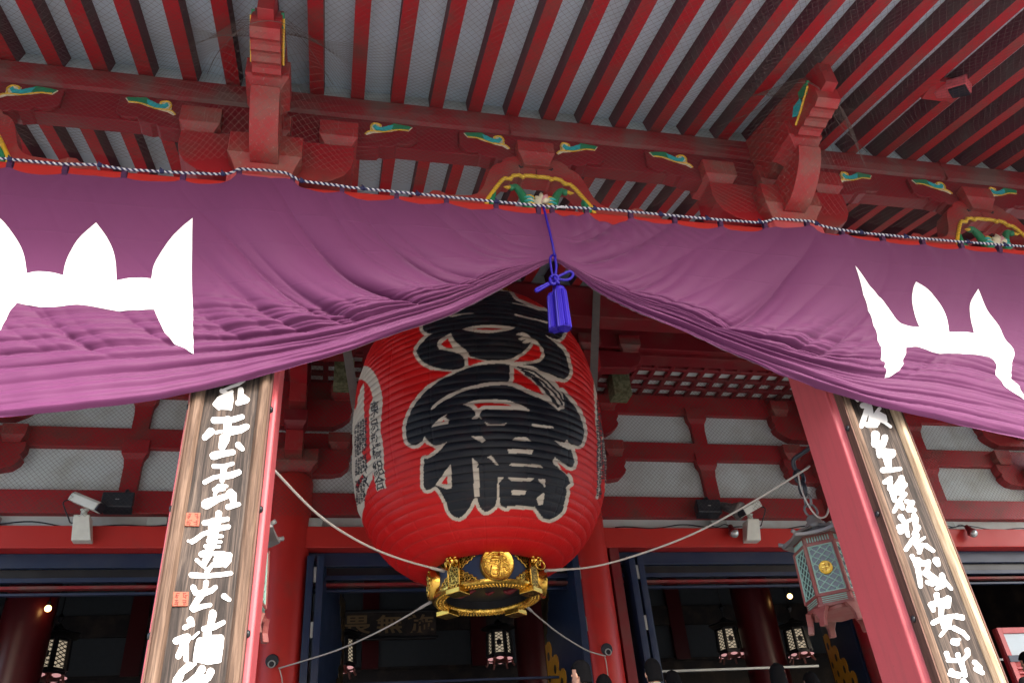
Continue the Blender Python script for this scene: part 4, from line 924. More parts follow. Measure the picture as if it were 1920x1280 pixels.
# ------------------------------------------------------------------ couplet boards on the two pillars
def chars(blocks, Y):
    polys = []
    for (ox, oy), st in blocks:
        for w, pts in st:
            for cap in capsule([(ox + p[0] / 8, oy + p[1] / 8) for p in pts], w / 8, 6):
                polys.append([(lambda q_: (q_[0], q_[2]))(W(p[0], p[1], Y)) for p in cap][::-1])
    return polys
BL = [((340, 700), [(45, [(940,90),(860,150),(740,190),(620,240)]),(60,[(600,250),(700,290),(760,260)]),(70,[(700,300),(560,370),(500,450),(560,510)]),(50,[(560,500),(720,515)]),(62,[(745,290),(750,400),(735,520)]),(90,[(890,240),(880,380)]),(80,[(850,430),(980,400)]),(70,[(920,330),(1000,380)]),
 (95,[(490,690),(640,690),(780,680),(910,640)]),(115,[(690,690),(690,860),(670,1000)]),(46,[(520,875),(640,850)]),(120,[(760,850),(880,830),(970,790)]),(60,[(960,790),(1000,780)]),(110,[(440,860),(350,950)]),(140,[(650,960),(610,1080)]),(110,[(480,1225),(620,1190),(770,1170)]),(85,[(850,1060),(915,1120)])]),
 ((340, 840), [(70,[(490,260),(620,265),(770,220)]),(85,[(640,270),(610,480)]),(66,[(350,500),(480,430),(640,400)]),(105,[(640,410),(760,390),(860,350)]),(56,[(490,610),(600,550),(680,560)]),(66,[(560,560),(500,680)]),(140,[(370,830),(520,760)]),(90,[(520,760),(640,720),(740,690)]),(110,[(770,690),(780,830)]),(80,[(700,870),(860,830)]),(80,[(740,640),(700,660)]),(60,[(520,620),(640,600)]),
 (85,[(350,1110),(520,1090),(690,1050)]),(95,[(560,970),(540,1100)]),(76,[(450,1190),(620,1180),(710,1165)])]),
 ((310, 980), [(170,[(730,0),(720,120),(690,330)]),(90,[(700,80),(940,50)]),(76,[(400,270),(440,250),(560,160),(700,110)]),(36,[(340,260),(400,280)]),(58,[(680,190),(850,190)]),(56,[(640,260),(830,275)]),(56,[(600,340),(810,345)]),(86,[(540,460),(680,400)]),(105,[(640,480),(580,600)]),(56,[(470,550),(590,660)]),(60,[(700,450),(860,440),(960,470)]),(76,[(960,470),(950,560),(900,630)]),(66,[(620,720),(720,600)]),(46,[(760,500),(740,600)]),(56,[(740,630),(900,620)]),(50,[(740,540),(900,540)]),(46,[(860,460),(840,600)]),(80,[(390,770),(600,785),(800,770),(980,745)]),
 (78,[(610,880),(590,1000)]),(86,[(420,960),(450,1040),(560,1050)]),(86,[(560,1050),(680,1010),(750,955)]),(105,[(560,1040),(480,1150),(400,1270)]),(76,[(420,1290),(560,1240),(670,1220)]),(82,[(880,1090),(955,1140)])]),
 ((290, 1120), [(105,[(530,330),(560,390)]),(76,[(450,440),(530,400)]),(96,[(320,640),(430,590),(500,570)]),(110,[(480,600),(420,720),(350,870)]),(96,[(460,720),(470,920)]),(40,[(560,600),(660,510)]),(110,[(870,230),(840,380),(790,520)]),(120,[(790,520),(760,900)]),(84,[(740,460),(900,430),(1030,360)]),(100,[(680,640),(640,760),(610,930)]),(54,[(860,580),(960,570)]),(90,[(990,590),(980,760),(970,900)]),(76,[(960,930),(800,960),(650,930)]),(60,[(660,680),(850,680)]),(60,[(650,780),(860,780)]),(54,[(640,870),(800,880)]),
 (110,[(520,1010),(400,1110),(310,1230)]),(50,[(600,980),(480,1080)]),(105,[(380,1160),(340,1290)]),(110,[(710,1060),(640,1170),(520,1260)]),(105,[(840,1100),(800,1190),(720,1260)]),(86,[(640,1170),(760,1180)]),(56,[(430,1290),(520,1240)]),(110,[(640,1200),(650,1330)]),(90,[(300,1290),(270,1400)]),(80,[(480,1400),(760,1380)])])]
BR = [((1590, 740), [(44,[(100,20),(160,80)]),(85,[(230,150),(320,150)]),(90,[(320,150),(260,320),(210,460)]),(84,[(330,180),(360,300),(340,420)]),(84,[(310,440),(430,450)]),(56,[(400,300),(440,400)]),(56,[(480,200),(400,300)]),(54,[(440,250),(560,310),(580,380)]),(54,[(460,350),(560,400),(650,470)]),(50,[(460,420),(480,380)]),
 (120,[(420,590),(410,730)]),(100,[(560,640),(540,720),(440,760)]),(120,[(420,720),(530,740)]),(96,[(480,820),(480,900)]),(66,[(560,830),(690,840),(690,900)]),(90,[(680,880),(600,960)]),(56,[(540,920),(640,900)]),(120,[(600,960),(620,1080)]),(76,[(530,1120),(660,1120),(790,1100)])]),
 ((1630, 880), [(66,[(240,180),(330,110)]),(76,[(320,160),(310,240)]),(84,[(320,270),(400,260),(480,130)]),(84,[(490,120),(520,200)]),(64,[(550,220),(480,320)]),(90,[(340,280),(390,450)]),(74,[(380,350),(510,330)]),(72,[(540,360),(460,460),(380,620)]),(64,[(570,470),(660,480)]),(84,[(650,490),(600,560)]),(84,[(600,590),(690,600)]),(84,[(480,520),(510,570)]),
 (84,[(480,700),(530,780)]),(54,[(540,790),(660,730)]),(74,[(680,680),(720,740)]),(90,[(700,730),(700,840)]),(90,[(460,860),(560,830)]),(84,[(480,920),(560,870)]),(72,[(560,870),(590,980)]),(84,[(740,860),(680,960)]),(84,[(720,980),(650,1060),(560,1190)]),(46,[(760,1060),(840,1010)]),(90,[(700,1080),(750,1180)]),(64,[(760,1230),(800,1120),(880,1140)]),(70,[(860,1130),(970,1210)])]),
 ((1680, 1000), [(66,[(250,330),(310,450)]),(100,[(330,400),(400,440),(470,430)]),(84,[(340,520),(380,780)]),(64,[(300,430),(340,560)]),(100,[(610,390),(640,450)]),(84,[(490,420),(480,560)]),(110,[(460,580),(600,680),(660,770)]),(64,[(480,720),(560,760)]),(84,[(700,620),(720,740)]),(64,[(700,660),(840,820)]),(54,[(620,820),(730,780)]),
 (84,[(620,910),(630,1010)]),(100,[(540,1060),(640,1030),(760,980)]),(96,[(790,970),(790,1080)]),(74,[(720,1060),(790,1090)]),(84,[(540,1060),(570,1140)]),(74,[(680,1040),(690,1280)]),(74,[(690,1260),(860,1230),(1010,1240)])]),
 ((1720, 1120), [(74,[(370,160),(370,300)]),(74,[(250,370),(360,310),(520,280),(620,270)]),(84,[(600,270),(690,300)]),(64,[(500,290),(490,400),(360,560)]),(54,[(370,340),(400,440)]),(74,[(560,450),(700,520),(770,600)]),(54,[(400,440),(540,440)]),
 (100,[(560,650),(610,680)]),(64,[(540,660),(640,620)]),(74,[(450,830),(480,920)]),(74,[(480,930),(640,940)]),(74,[(620,850),(640,930)]),(74,[(760,780),(770,850),(700,920)]),(84,[(660,940),(700,1050),(730,1160)]),(74,[(520,1090),(560,1130),(700,1150)]),(64,[(500,1140),(640,1180)]),(74,[(870,960),(960,1040)]),(84,[(900,1060),(990,1120)]),(90,[(700,1250),(800,1340)])])]
def couplet(cx, blocks, label, seals, mats, lean):
    top = empty('couplet_board', (cx, 5.6, .6), label, 'signboard', 'couplet boards on the porch pillars')
    z0, z1 = .55, 4.86; hw = .278; fw = .088
    b = MB(); b.box(cx - hw + .02, cx + hw - .02, 5.585, 5.645, z0, z1); b.build('board_panel', M['plank'], top, bevel=.004)
    for s_, mt in ((-1, mats[0]), (1, mats[1])):
        x = cx + s_ * (hw - fw / 2)
        b = MB(); pr = [(-fw / 2, 5.645), (-fw / 2, 5.56), (-fw / 2 + .012, 5.545), (-fw * .1, 5.53), (fw * .25, 5.54), (fw / 2, 5.578), (fw / 2, 5.645)]
        b.xy([(x - s_ * -1 * p[0] * 1.0 if s_ > 0 else x + p[0], p[1]) for p in (pr if s_ < 0 else [(-a_, y_) for a_, y_ in pr])] if s_ < 0 else [(x - p[0], p[1]) for p in pr], z0, z1)
        b.build('board_frame', mt, top, bevel=.006)
        b = MB(); xo = cx + s_ * (hw + .004); b.box(xo - .006, xo + .006, 5.548, 5.64, z0, z1 - .01); b.build('frame_side', M['dark_edge'], top)
    b = MB(); b.flat(chars(blocks, 5.572), lambda u_, v_, k: (u_, 5.580 if k else 5.586, v_), .02); b.build('lettering', M['chalk'], top)
    for sc in seals:
        c4 = [W(*p, 5.575) for p in sc]; q4_ = [(p[0], p[2]) for p in c4]
        b = MB(); b.mi = 0; b.xz(q4_, 5.574, 5.586)
        A = np.array(q4_); rs = random.Random(len(q4_) + int(q4_[0][1] * 100)); b.mi = 1
        for gx in range(2):
            for gy in range(2):
                for k in range(5):
                    u0, v0 = (gx + .14 + .72 * rs.random() * .6) / 2, (gy + .16 + .68 * k / 5) / 2
                    def bl(u_, v_): return A[0] * (1 - u_) * (1 - v_) + A[1] * u_ * (1 - v_) + A[2] * u_ * v_ + A[3] * (1 - u_) * v_
                    p_, r_ = (bl(u0, v0), bl(min(u0 + .22, .96), v0)) if k % 2 == 0 else (bl(u0 + .1, v0 - .05), bl(u0 + .1, min(v0 + .17, .96)))
                    b.tube([(p_[0], 5.5735, p_[1]), (r_[0], 5.5735, r_[1])], .0034, 5)
        b.build('red_seal', [M['seal'], M['seal_dark']], top)
    for z in (1.5, 2.35, 3.15, 3.95):
        for s_ in (-1, 1): b = MB(); b.lathe([(.0, s_ * .022), (.018, s_ * .02), (.026, s_ * .008), (.026, 0)], (cx + s_ * (hw + .010), 5.60, z), 14, axis='x'); b.build('bolt', M['black'], top, smooth=True)
couplet(-.777, BL, 'plank board with white brush characters and two red seals, on the left pillar', [[(350,960.6),(375.6,961),(373,985.6),(346.5,985)], [(326,1108.75),(353.75,1109),(352,1135),(323,1135.6)]], (M['frame_wood'], M['frame_wood']), 0)
couplet(4.695, BR, 'plank board with white brush characters and right frame painted sunlit, on the right pillar', [], (M['frame_wood'], M['frame_sunlit']), 0)
# ------------------------------------------------------------------ guy ropes of the lantern
def guy(pts, Ys, label, r=.0115, tail=None):
    P3 = [Vector(W(p[0], p[1], y)) for p, y in zip(pts, Ys)]
    C_ = spline(P3, 10); o = empty('guy_rope', P3[0], label, 'rope', 'ropes steadying the great lantern')
    b = MB(); b.tube(C_, r, 8); b.build('rope_line', M['rope_w'], o, smooth=True)
    b = MB(); d = Vector(C_[-1]) - Vector(C_[-4]); d.normalize(); e = Vector(C_[-1])
    b.tube([e - d * .30, e - d * .22, e - d * .12, e], [r, r * 1.7, r * 1.5, r * 1.9], 8); b.build('rope_splice', M['rope_w'], o, smooth=True)
    if tail:
        b = MB(); b.tube(spline([W(p[0], p[1], y) for p, y in tail], 8), r * .8, 6); b.build('rope_tail', M['rope_w'], o, smooth=True)
    return o
guy([(500, 866), (515, 882), (600, 967), (680, 1018), (750, 1047), (832, 1070)], [6.25, 6.3, 7.2, 8.1, 8.8, 9.45], 'pale rope sagging from the left pillar to the top of the gilt lantern ring')
guy([(1518, 873), (1500, 886), (1400, 947), (1300, 1000), (1200, 1038), (1110, 1062), (1022, 1069)], [6.75, 6.8, 7.5, 8.1, 8.7, 9.1, 9.5], 'pale rope sagging from the lantern hook behind the right pillar to the gilt ring', tail=[((1497, 890), 6.8), ((1503, 918), 6.78), ((1518, 950), 6.76), ((1535, 969), 6.75), ((1550, 965), 6.75), ((1556, 940), 6.75)])
guy([(523, 1252), (570, 1238), (640, 1215), (720, 1178), (809, 1127)], [13.5, 13.0, 12.2, 11.3, 10.4], 'pale rope rising from the left wall column to the lower side of the gilt ring', tail=[((524, 1252), 13.55), ((529, 1275), 13.55), ((530, 1310), 13.55)])
guy([(1135, 1229), (1100, 1218), (1050, 1188), (1012, 1158), (988, 1137)], [13.5, 12.9, 12.0, 11.2, 10.6], 'pale rope dropping from the back of the gilt ring to the right wall column', tail=[((1134, 1229), 13.5), ((1138, 1250), 13.5), ((1142, 1290), 13.5)])
for px, py, lb in ((510, 1238, 'dark iron ring plate on the wall column behind the left pillar'), (1138, 1216, 'dark iron ring plate on the wall column right of the great lantern')):
    p = Vector(W(px, py, 13.58)); o = empty('ring_plate', p, lb, 'ring plate', 'iron ring plates on wall columns')
    b = MB(); b.lathe([(0, -.02), (.085, -.02), (.10, -.005), (.10, .03)], p, 20, axis='y'); b.build('plate', M['blackplastic'], o, auto=40)
    b = MB(); b.tube([p + Vector((.05 * math.cos(a), -.05, -.06 + .05 * math.sin(a))) for a in np.linspace(0, 2 * math.pi, 16)[:-1]], .011, 6, closed=True); b.build('ring', M['grey_metal'], o, smooth=True)

# ------------------------------------------------------------------ hexagonal hanging lanterns behind the pillars
def hexpt(c, r, z, k, a0=R(30)): a = a0 + R(60) * k; return Vector((c[0] + r * math.cos(a), c[1] + r * math.sin(a), z))
def hex_lantern(c, zt, label, hang=True):
    # c centre, zt top of the roof knob
    o = empty('hanging_lantern', (c[0], c[1], zt - 1.12), label, 'lantern', 'hexagonal lanterns hung behind the porch pillars')
    a0 = R(22)
    H = lambda r, z, k: hexpt(c, r, z, k, a0)
    b = MB()
    ro, ri = .40, .10
    rs = []
    for r, z, cu in ((.07, -.12, 0), (.13, -.155, 0), (.23, -.20, 0), (.33, -.235, .008), (.375, -.24, .02)):
        ring = []
        for k in range(6):
            A, B_ = H(r, zt + z, k), H(r, zt + z, k + 1)
            for t in (0, .25, .5, .75): p = A.lerp(B_, t); p.z += cu * (abs(t - .5) * 2) ** 2.5 if t else cu; ring.append(tuple(p))
        rs.append(ring)
    rs += [[(p[0], p[1], p[2] - .03) for p in rs[-1]], [(c[0] + (p[0] - c[0]) * .55, c[1] + (p[1] - c[1]) * .55, zt - .245) for p in rs[-1]]]
    b.rings(rs); b.build('roof', M['tin'], o, auto=35)
    b = MB()
    for k in range(6):
        b.tube([H(.06, zt - .10, k), H(.14, zt - .145, k), H(.26, zt - .185, k), H(.34, zt - .222, k), H(.40, zt - .205, k)], [.022, .02, .02, .02, .022], 8)
    b.build('roof_rib', M['tin'], o, smooth=True)
    b = MB(); b.lathe([(.0, .02), (.05, .01), (.075, -.02), (.07, -.05), (.10, -.08), (.11, -.12), (.07, -.15)], (c[0], c[1], zt), 16); b.build('roof_knob', M['tin'], o, smooth=True)
    b = MB()
    zt1, zb1 = zt - .245, zt - .93
    for z0, z1, r0_, r1_ in ((zt1 - .10, zt1, .275, .265), (zb1, zb1 + .10, .30, .295)):
        b.rings([[tuple(H(r0_, z0, k)) for k in range(6)], [tuple(H(r1_, z1, k)) for k in range(6)]])
    for z, r in ((zt1 - .10, .285), (zb1 + .10, .305), (zb1, .325)):
        b.rings([[tuple(H(r, z - .016, k)) for k in range(6)], [tuple(H(r, z + .016, k)) for k in range(6)]])
    for k in range(6): b.tube([H(.272, zt1 - .09, k), H(.292, zb1 + .09, k)], .022, 6)
    b.build('frame', M['bronze_red'], o, bevel=.004, seg=1)
    b = MB()
    for k in range(6):
        A, B_, C_, D_ = H(.266, zt1 - .115, k), H(.266, zt1 - .115, k + 1), H(.287, zb1 + .115, k + 1), H(.287, zb1 + .115, k)
        b.rings([[tuple(A.lerp(C_, .5).lerp(p, .93) * 1) for p in (A, B_, C_, D_)], [tuple((A.lerp(C_, .5).lerp(p, .93)) + (Vector((c[0], c[1], p.z)) - p) * .05) for p in (A, B_, C_, D_)]])
    b.build('pane', M['pane_dark'], o)
    b = MB()
    for k in range(6):
        A, B_, C_, D_ = H(.270, zt1 - .11, k), H(.270, zt1 - .11, k + 1), H(.291, zb1 + .11, k + 1), H(.291, zb1 + .11, k)
        def bl(u_, v_): return (A.lerp(B_, u_)).lerp(D_.lerp(C_, u_), v_)
        for (p_, q_) in (((.09, .02), (.91, .02)), ((.91, .02), (.91, .98)), ((.91, .98), (.09, .98)), ((.09, .98), (.09, .02))): b.tube([bl(*p_), bl(*q_)], .011, 5)
        n_ = 6
        for s_ in (1, -1):
            for i in range(-3, n_ + 1):
                pts = []
                for t in np.linspace(0, 1, 15):
                    u_ = .09 + .82 * t; v_ = (i / n_ + (t if s_ > 0 else 1 - t) * .42) * .96 + .02
                    if .02 <= v_ <= .98: pts.append(bl(u_, v_))
                if len(pts) > 1: b.tube([pts[0], pts[-1]], .0065, 4)
        for j in range(4): b.tube([H(.30, zb1 + .022 + .018 * j, k).lerp(H(.30, zb1 + .022 + .018 * j, k + 1), .12), H(.30, zb1 + .022 + .018 * j, k).lerp(H(.30, zb1 + .022 + .018 * j, k + 1), .88)], .006, 4)
        for j in range(9): t = .14 + .72 * j / 8; b.tube([H(.276, zt1 - .08, k).lerp(H(.276, zt1 - .08, k + 1), t), H(.272, zt1 - .03, k).lerp(H(.272, zt1 - .03, k + 1), t)], .007, 4)
    b.build('lattice', M['verdigris'], o)
    b = MB()
    for k in range(6):
        p = H(.315, zb1 - .01, k); er = (Vector((p.x - c[0], p.y - c[1], 0))).normalized(); et = Vector((-er.y, er.x, 0))
        b.rings([[tuple(p + er * w_[0] + et * s_ * w_[1] + Vector((0, 0, w_[2]))) for s_ in (-1, 1)] + [tuple(p + er * (w_[0] - .05) + et * s_ * w_[1] + Vector((0, 0, w_[2]))) for s_ in (1, -1)] for w_ in ((.0, .085, 0), (.01, .05, -.05), (.015, .03, -.10), (.03, .03, -.17))])
    b.lathe([(.30, zb1 - .02), (.29, zb1 - .05), (.1, zb1 - .04), (0, zb1 - .04)], (c[0], c[1], 0), 6, cap=False)
    b.build('base_leg', M['bronze_red'], o, bevel=.004, seg=1)
    # gold badge on the face turned to the court
    k = 4; A, B_, C_, D_ = H(.275, zt1 - .11, k - 1), H(.275, zt1 - .11, k), H(.297, zb1 + .11, k), H(.297, zb1 + .11, k - 1)
    best = min(range(6), key=lambda q_: (H(.28, 0, q_).lerp(H(.28, 0, q_ + 1), .5) - Vector((0, 0, 0))).xy.length)
    A, B_ = H(.283, (zt1 + zb1) / 2, best), H(.283, (zt1 + zb1) / 2, best + 1); m_ = A.lerp(B_, .5); et = (B_ - A).normalized(); er = Vector((et.y, -et.x, 0)); er = er if er.dot(m_ - Vector((c[0], c[1], m_.z))) > 0 else -er
    if et.x < 0: et = -et
    bd = empty('badge', m_); bd.parent = o; bd.location = m_ - Vector(o.location)
    b = MB(); b.rings([[tuple(m_ + er * h_ + (et * math.cos(a) + Vector((0, 0, 1)) * math.sin(a)) * r_) for a in np.linspace(0, 2 * math.pi, 29)[:-1]] for r_, h_ in ((.062, -.02), (.062, .016), (.056, .022), (.050, .018))]); b.build('badge_disc', M['gold_paint'], bd)
    b = MB()
    for pts in (((0, .034), (0, -.034)), ((-.034, 0), (.034, 0)), ((0, .034), (-.034, .034)), ((0, -.034), (.034, -.034)), ((-.034, 0), (-.034, -.034)), ((.034, 0), (.034, .034))):
        b.tube([m_ + er * .022 + et * p[0] + Vector((0, 0, p[1])) for p in pts], .006, 5)
    b.build('badge_mark', M['gold'], bd)
    b = MB()
    z = zt + .02
    b.tube([(c[0] + .07 * math.cos(a), c[1], z + .05 + .07 * math.sin(a)) for a in np.linspace(0, 2 * math.pi, 20)[:-1]], .013, 6, closed=True)
    b.tube([(c[0], c[1] + .055 * math.cos(a), z + .16 + .065 * math.sin(a)) for a in np.linspace(0, 2 * math.pi, 16)[:-1]], .014, 6, closed=True)
    b.build('hanging_ring', M['tin'], o, smooth=True)
    b = MB()
    for i in range(2):
        zc_ = z + .29 + .13 * i
        b.tube([(c[0] + (.045 * math.cos(a) if i % 2 else 0) - .02, c[1] + (0 if i % 2 else .045 * math.cos(a)), zc_ + .075 * math.sin(a)) for a in np.linspace(0, 2 * math.pi, 16)[:-1]], .022, 7, closed=True)
    b.tube(spline([(c[0] - .02, c[1], z + .48), (c[0] - .05, c[1] - .01, z + .52), (c[0] - .05, c[1] - .05, z + .60), (c[0] + .02, c[1] - .20, z + .63), (c[0] + .03, c[1] - .5, z + .62), (c[0] + .03, 6.2, z + .60)], 6), .024, 7)
    b.build('chain', M['blackplastic'], o, smooth=True)
    return o
hl = W(1540, 990, 7.05)
hex_lantern((4.79, 7.05), float(W(1525, 960, 7.05)[2]) - .05, 'hexagonal bronze lantern with green lattice and gold badge, hanging in view beside the right pillar')
hex_lantern((-.775, 7.05), float(W(1525, 960, 7.05)[2]) - .02, 'hexagonal bronze lantern almost hidden behind the left pillar, only its roof corner showing')

# ------------------------------------------------------------------ lit lanterns inside the hall
def lit_lantern(px, py, y, label, s=1.0):
    p = W(px, py, y); c = (p[0], p[1]); z = p[2]
    o = empty('hall_lantern', p, label, 'lantern', 'lit lanterns hanging inside the hall')
    a0 = R(49); H = lambda r, dz, k: hexpt(c, r * s, z + dz * s, k, a0)
    b = MB(); b.rings([[tuple(H(r, dz, k)) for k in range(6)] for r, dz in ((.06, .68), (.12, .60), (.28, .52), (.50, .47), (.52, .43), (.33, .44))]); b.lathe([(.03, .62), (.07, .70), (.02, .78)], (c[0], c[1], z), 10); b.build('roof', M['black'], o)
    b = MB(); b.rings([[tuple(H(r, dz, k)) for k in range(6)] for r, dz in ((.30, .27), (.33, -.27))]); b.build('pane', M['pane_lit'], o)
    b = MB()
    for k in range(6):
        b.tube([H(.315, .33, k), H(.35, -.33, k)], .06 * s, 6)
        A, B_, C_, D_ = H(.312, .27, k), H(.312, .27, k + 1), H(.342, -.27, k + 1), H(.342, -.27, k)
        def bl(u_, v_): return (A.lerp(B_, u_)).lerp(D_.lerp(C_, u_), v_)
        for i in range(-2, 6):
            for s_ in (1, -1):
                pts = [bl(t, v_) for t in np.linspace(0, 1, 9) if 0 <= (v_ := (i / 6 + (t if s_ > 0 else 1 - t) * .36)) <= 1]
                if len(pts) > 1: b.tube([pts[0], pts[-1]], .011 * s, 4)
        if k % 2:
            m_ = bl(.5, .5); er = Vector((m_.x - c[0], m_.y - c[1], 0)).normalized(); et = Vector((-er.y, er.x, 0))
            b.rings([[tuple(m_ + er * h_ + (et * math.cos(a) + Vector((0, 0, math.sin(a)))) * .075 * s) for a in np.linspace(0, 6.283, 13)[:-1]] for h_ in (-.01, .02)])
    for dz, r in ((.31, .34), (-.31, .38), (-.37, .36)): b.rings([[tuple(H(r, dz - .03, k)) for k in range(6)], [tuple(H(r, dz + .03, k)) for k in range(6)]])
    b.build('frame', M['black'], o)
    b = MB(); b.rings([[tuple(H(r, dz, k)) for k in range(6)] for r, dz in ((.34, -.40), (.33, -.46), (.1, -.47))]); b.build('base_rim', M['bronze_red'], o)
    for k in range(6): q_ = H(.33, -.43, k).lerp(H(.33, -.43, k + 1), .5); b = MB(); b.ball(q_, .07 * s, 10, 6, (1.5, 1.5, .5)); b.build('base_glint', M['glint_red'], o, smooth=True)  # glints under the base, added as small glowing balls
    for k in range(6): b = MB(); b.tube([H(.33, -.42, k), H(.36, -.54, k), H(.40, -.60, k)], .03 * s, 5); b.build('lantern_foot', M['bronze_red'], o)
    b = MB(); b.tube([(c[0], c[1], z + .7 * s), (c[0], c[1], 7.9)], .012, 5); b.build('hanging_rod', M['black'], o)
    return o
for px, py, y, lb, s_ in ((97, 1230, 17.0, 'lit lattice lantern in the dark doorway at far left, below a bare bulb', .86), (640, 1222, 17.6, 'lit lattice lantern half hidden behind the dark door leaf left of centre', .78),
                         (936, 1207, 17.0, 'lit lattice lantern in the dark doorway straight below the great red lantern', .72), (1366, 1200, 16.8, 'lit lattice lantern in the right doorway beside the round red inner column', .72), (1495, 1200, 16.8, 'lit lattice lantern nearest the hanging bronze lantern, with a bulb above it', .72)):
    lit_lantern(px, py, y, lb, s_)
for px, py, y, lb in ((90, 1140, 15.6, 'small glowing bulb in the far left doorway'), (1481, 1117, 16.0, 'small glowing bulb beside the hanging bronze lantern')):
    p = Vector(W(px, py, y)); o = empty('hanging_bulb', p, lb, 'bulb', 'bare bulbs inside the hall')
    b = MB(); b.ball(p, .055, 12, 8); b.build('glass_bulb', M['bulb'], o, smooth=True)
    b = MB(); b.lathe([(.03, .05), (.035, .11), (.012, .13), (.010, .5)], p, 10); b.build('socket', M['black'], o)
p = Vector(W(800, 1170, 18.2)); x0 = W(640, 1170, 18.2)[0]; x1 = W(818, 1170, 18.2)[0]; z0 = W(720, 1198, 18.2)[2]; z1 = W(720, 1142, 18.2)[2]
o = empty('name_plaque', ((x0 + x1) / 2, 18.2, z0), 'dark wooden plaque with three dull gold characters hung deep inside the hall', 'plaque')
b = MB(); b.box(x0, x1, 18.2, 18.3, z0, z1); b.build('plaque_board', M['dark'], o, bevel=.02)
for za, zb_ in ((z1 - .06, z1), (z0, z0 + .06)):
    b = MB(); b.box(x0 - .04, x1 + .04, 18.16, 18.21, za, zb_); b.build('plaque_frame', M['black'], o, bevel=.01)
b = MB(); old = plain('dull_gold', (.20, .13, .06), .5)
for i, ch in enumerate('畏無施'):
    v, t = glyph(ch); w_ = (x1 - x0) / 3.6; xs_ = x0 + (x1 - x0) * (i + .5) / 3 - w_ / 2
    vs = [(xs_ + q_[0] * w_, 18.185, z0 + .12 + q_[1] * (z1 - z0 - .24)) for q_ in v]
    b.add(vs, [tuple(q_) for q_ in t])
b.build('characters', old, o)

# ------------------------------------------------------------------ cameras, speakers and lamps on the head beam
def sec_cam(px, py, dx, label):
    p = Vector(W(px, py, 13.62)); o = empty('security_camera', p, label, 'camera', 'security cameras on the head beam')
    b = MB(); b.rings([[(p.x + dx * a0_ - w, p.y - d_, p.z + z), (p.x + dx * a0_ + w, p.y - d_, p.z + z), (p.x + dx * a0_ + w, 13.775, p.z + z), (p.x + dx * a0_ - w, 13.775, p.z + z)] for z, a0_, w, d_ in ((0, 0, .145, .02), (.02, 0, .145, .03), (.36, -.05, .12, .10), (.40, -.05, .12, .10))]); b.build('bracket_box', M['cam_white'], o, bevel=.01)
    b = MB(); b.lathe([(.05, .40), (.05, .50), (.07, .52)], (p.x - dx * .05, p.y, p.z), 12); b.build('swivel', M['cam_white'], o)
    hd = empty('camera_head', p); hd.parent = o; hd.location = (0, 0, 0)
    A = Vector((p.x - dx * .26, p.y - .02, p.z + .74)); B_ = Vector((p.x + dx * .25, p.y - .22, p.z + .46)); d = (B_ - A).normalized(); sx = d.cross(Vector((0, 0, 1))).normalized(); uz = sx.cross(d)
    def rg(t, w, h): q_ = A.lerp(B_, t); return [tuple(q_ + sx * s_[0] * w + uz * s_[1] * h) for s_ in ((-1, -1), (1, -1), (1, .5), (.6, 1), (-.6, 1), (-1, .5))]
    b = MB(); b.rings([rg(0, .08, .07), rg(.02, .09, .08), rg(.92, .09, .08), rg(.95, .085, .075)]); b.build('housing', M['cam_white'], hd, bevel=.006)
    b = MB(); b.rings([rg(.955, .078, .068), rg(1.0, .082, .072), rg(1.0, .06, .05)]); b.build('lens_hood', M['blackplastic'], hd)
    b = MB(); b.tube(spline([A + uz * -.05, A + Vector((-dx * .12, -.04, -.12)), p + Vector((-dx * .26, -.05, .38)), p + Vector((-dx * .2, -.05, .28)), p + Vector((-dx * .12, -.04, .30))], 6), .012, 6); b.build('cable', M['blackplastic'], o, smooth=True)
sec_cam(152, 1013, 1, 'white security camera on a box bracket, aimed right, left of the left plank board')
sec_cam(1413, 1013, -1, 'white security camera on a box bracket, aimed left, beside the hanging bronze lantern')
for px, py, lb in ((220, 935, 'small black box speaker under a white panel, left of the left plank board'), (1330, 947, 'small black box speaker under a white panel, right of the great red lantern')):
    p = Vector(W(px, py, 13.6)); o = empty('box_speaker', p, lb, 'speaker', 'black box speakers on the wall')
    b = MB(); b.rings([[(p.x + s_[0] * w, p.y + y_, p.z + s_[1] * h - (y_) * .3) for s_ in ((-1, -1), (1, -1), (1, 1), (-1, 1))] for y_, w, h in ((.0, .24, .125), (.02, .25, .135), (.22, .22, .12))]); b.build('cabinet', M['blackplastic'], o, bevel=.012)
    b = MB(); b.tube([p + Vector((.08, .12, .1)), p + Vector((.08, .2, .24)), p + Vector((.08, .36, .26))], .03, 6); b.build('wall_arm', M['blackplastic'], o)
    b = MB(); b.box(p.x - .03, p.x + .03, p.y - .006, p.y + .0, p.z - .008, p.z + .006); b.build('maker_plate', M['grey_metal'], o)
p = Vector(W(1368, 957, 13.6)); o = empty('horn_speaker', p, 'small dark horn speaker between the black speaker and the white camera on the right', 'speaker')
b = MB(); A = p + Vector((-.10, .22, .22)); B_ = p + Vector((.16, -.12, -.06)); b.tube([A.lerp(B_, t) for t in (0, .25, .6, .9, 1)], [.06, .08, .10, .17, .18], 16); b.build('horn', M['grey_metal'] if False else M['tin'], o, smooth=True)
b = MB(); b.tube([A, A + Vector((0, .12, .02))], .03, 6); b.build('horn_arm', M['blackplastic'], o)
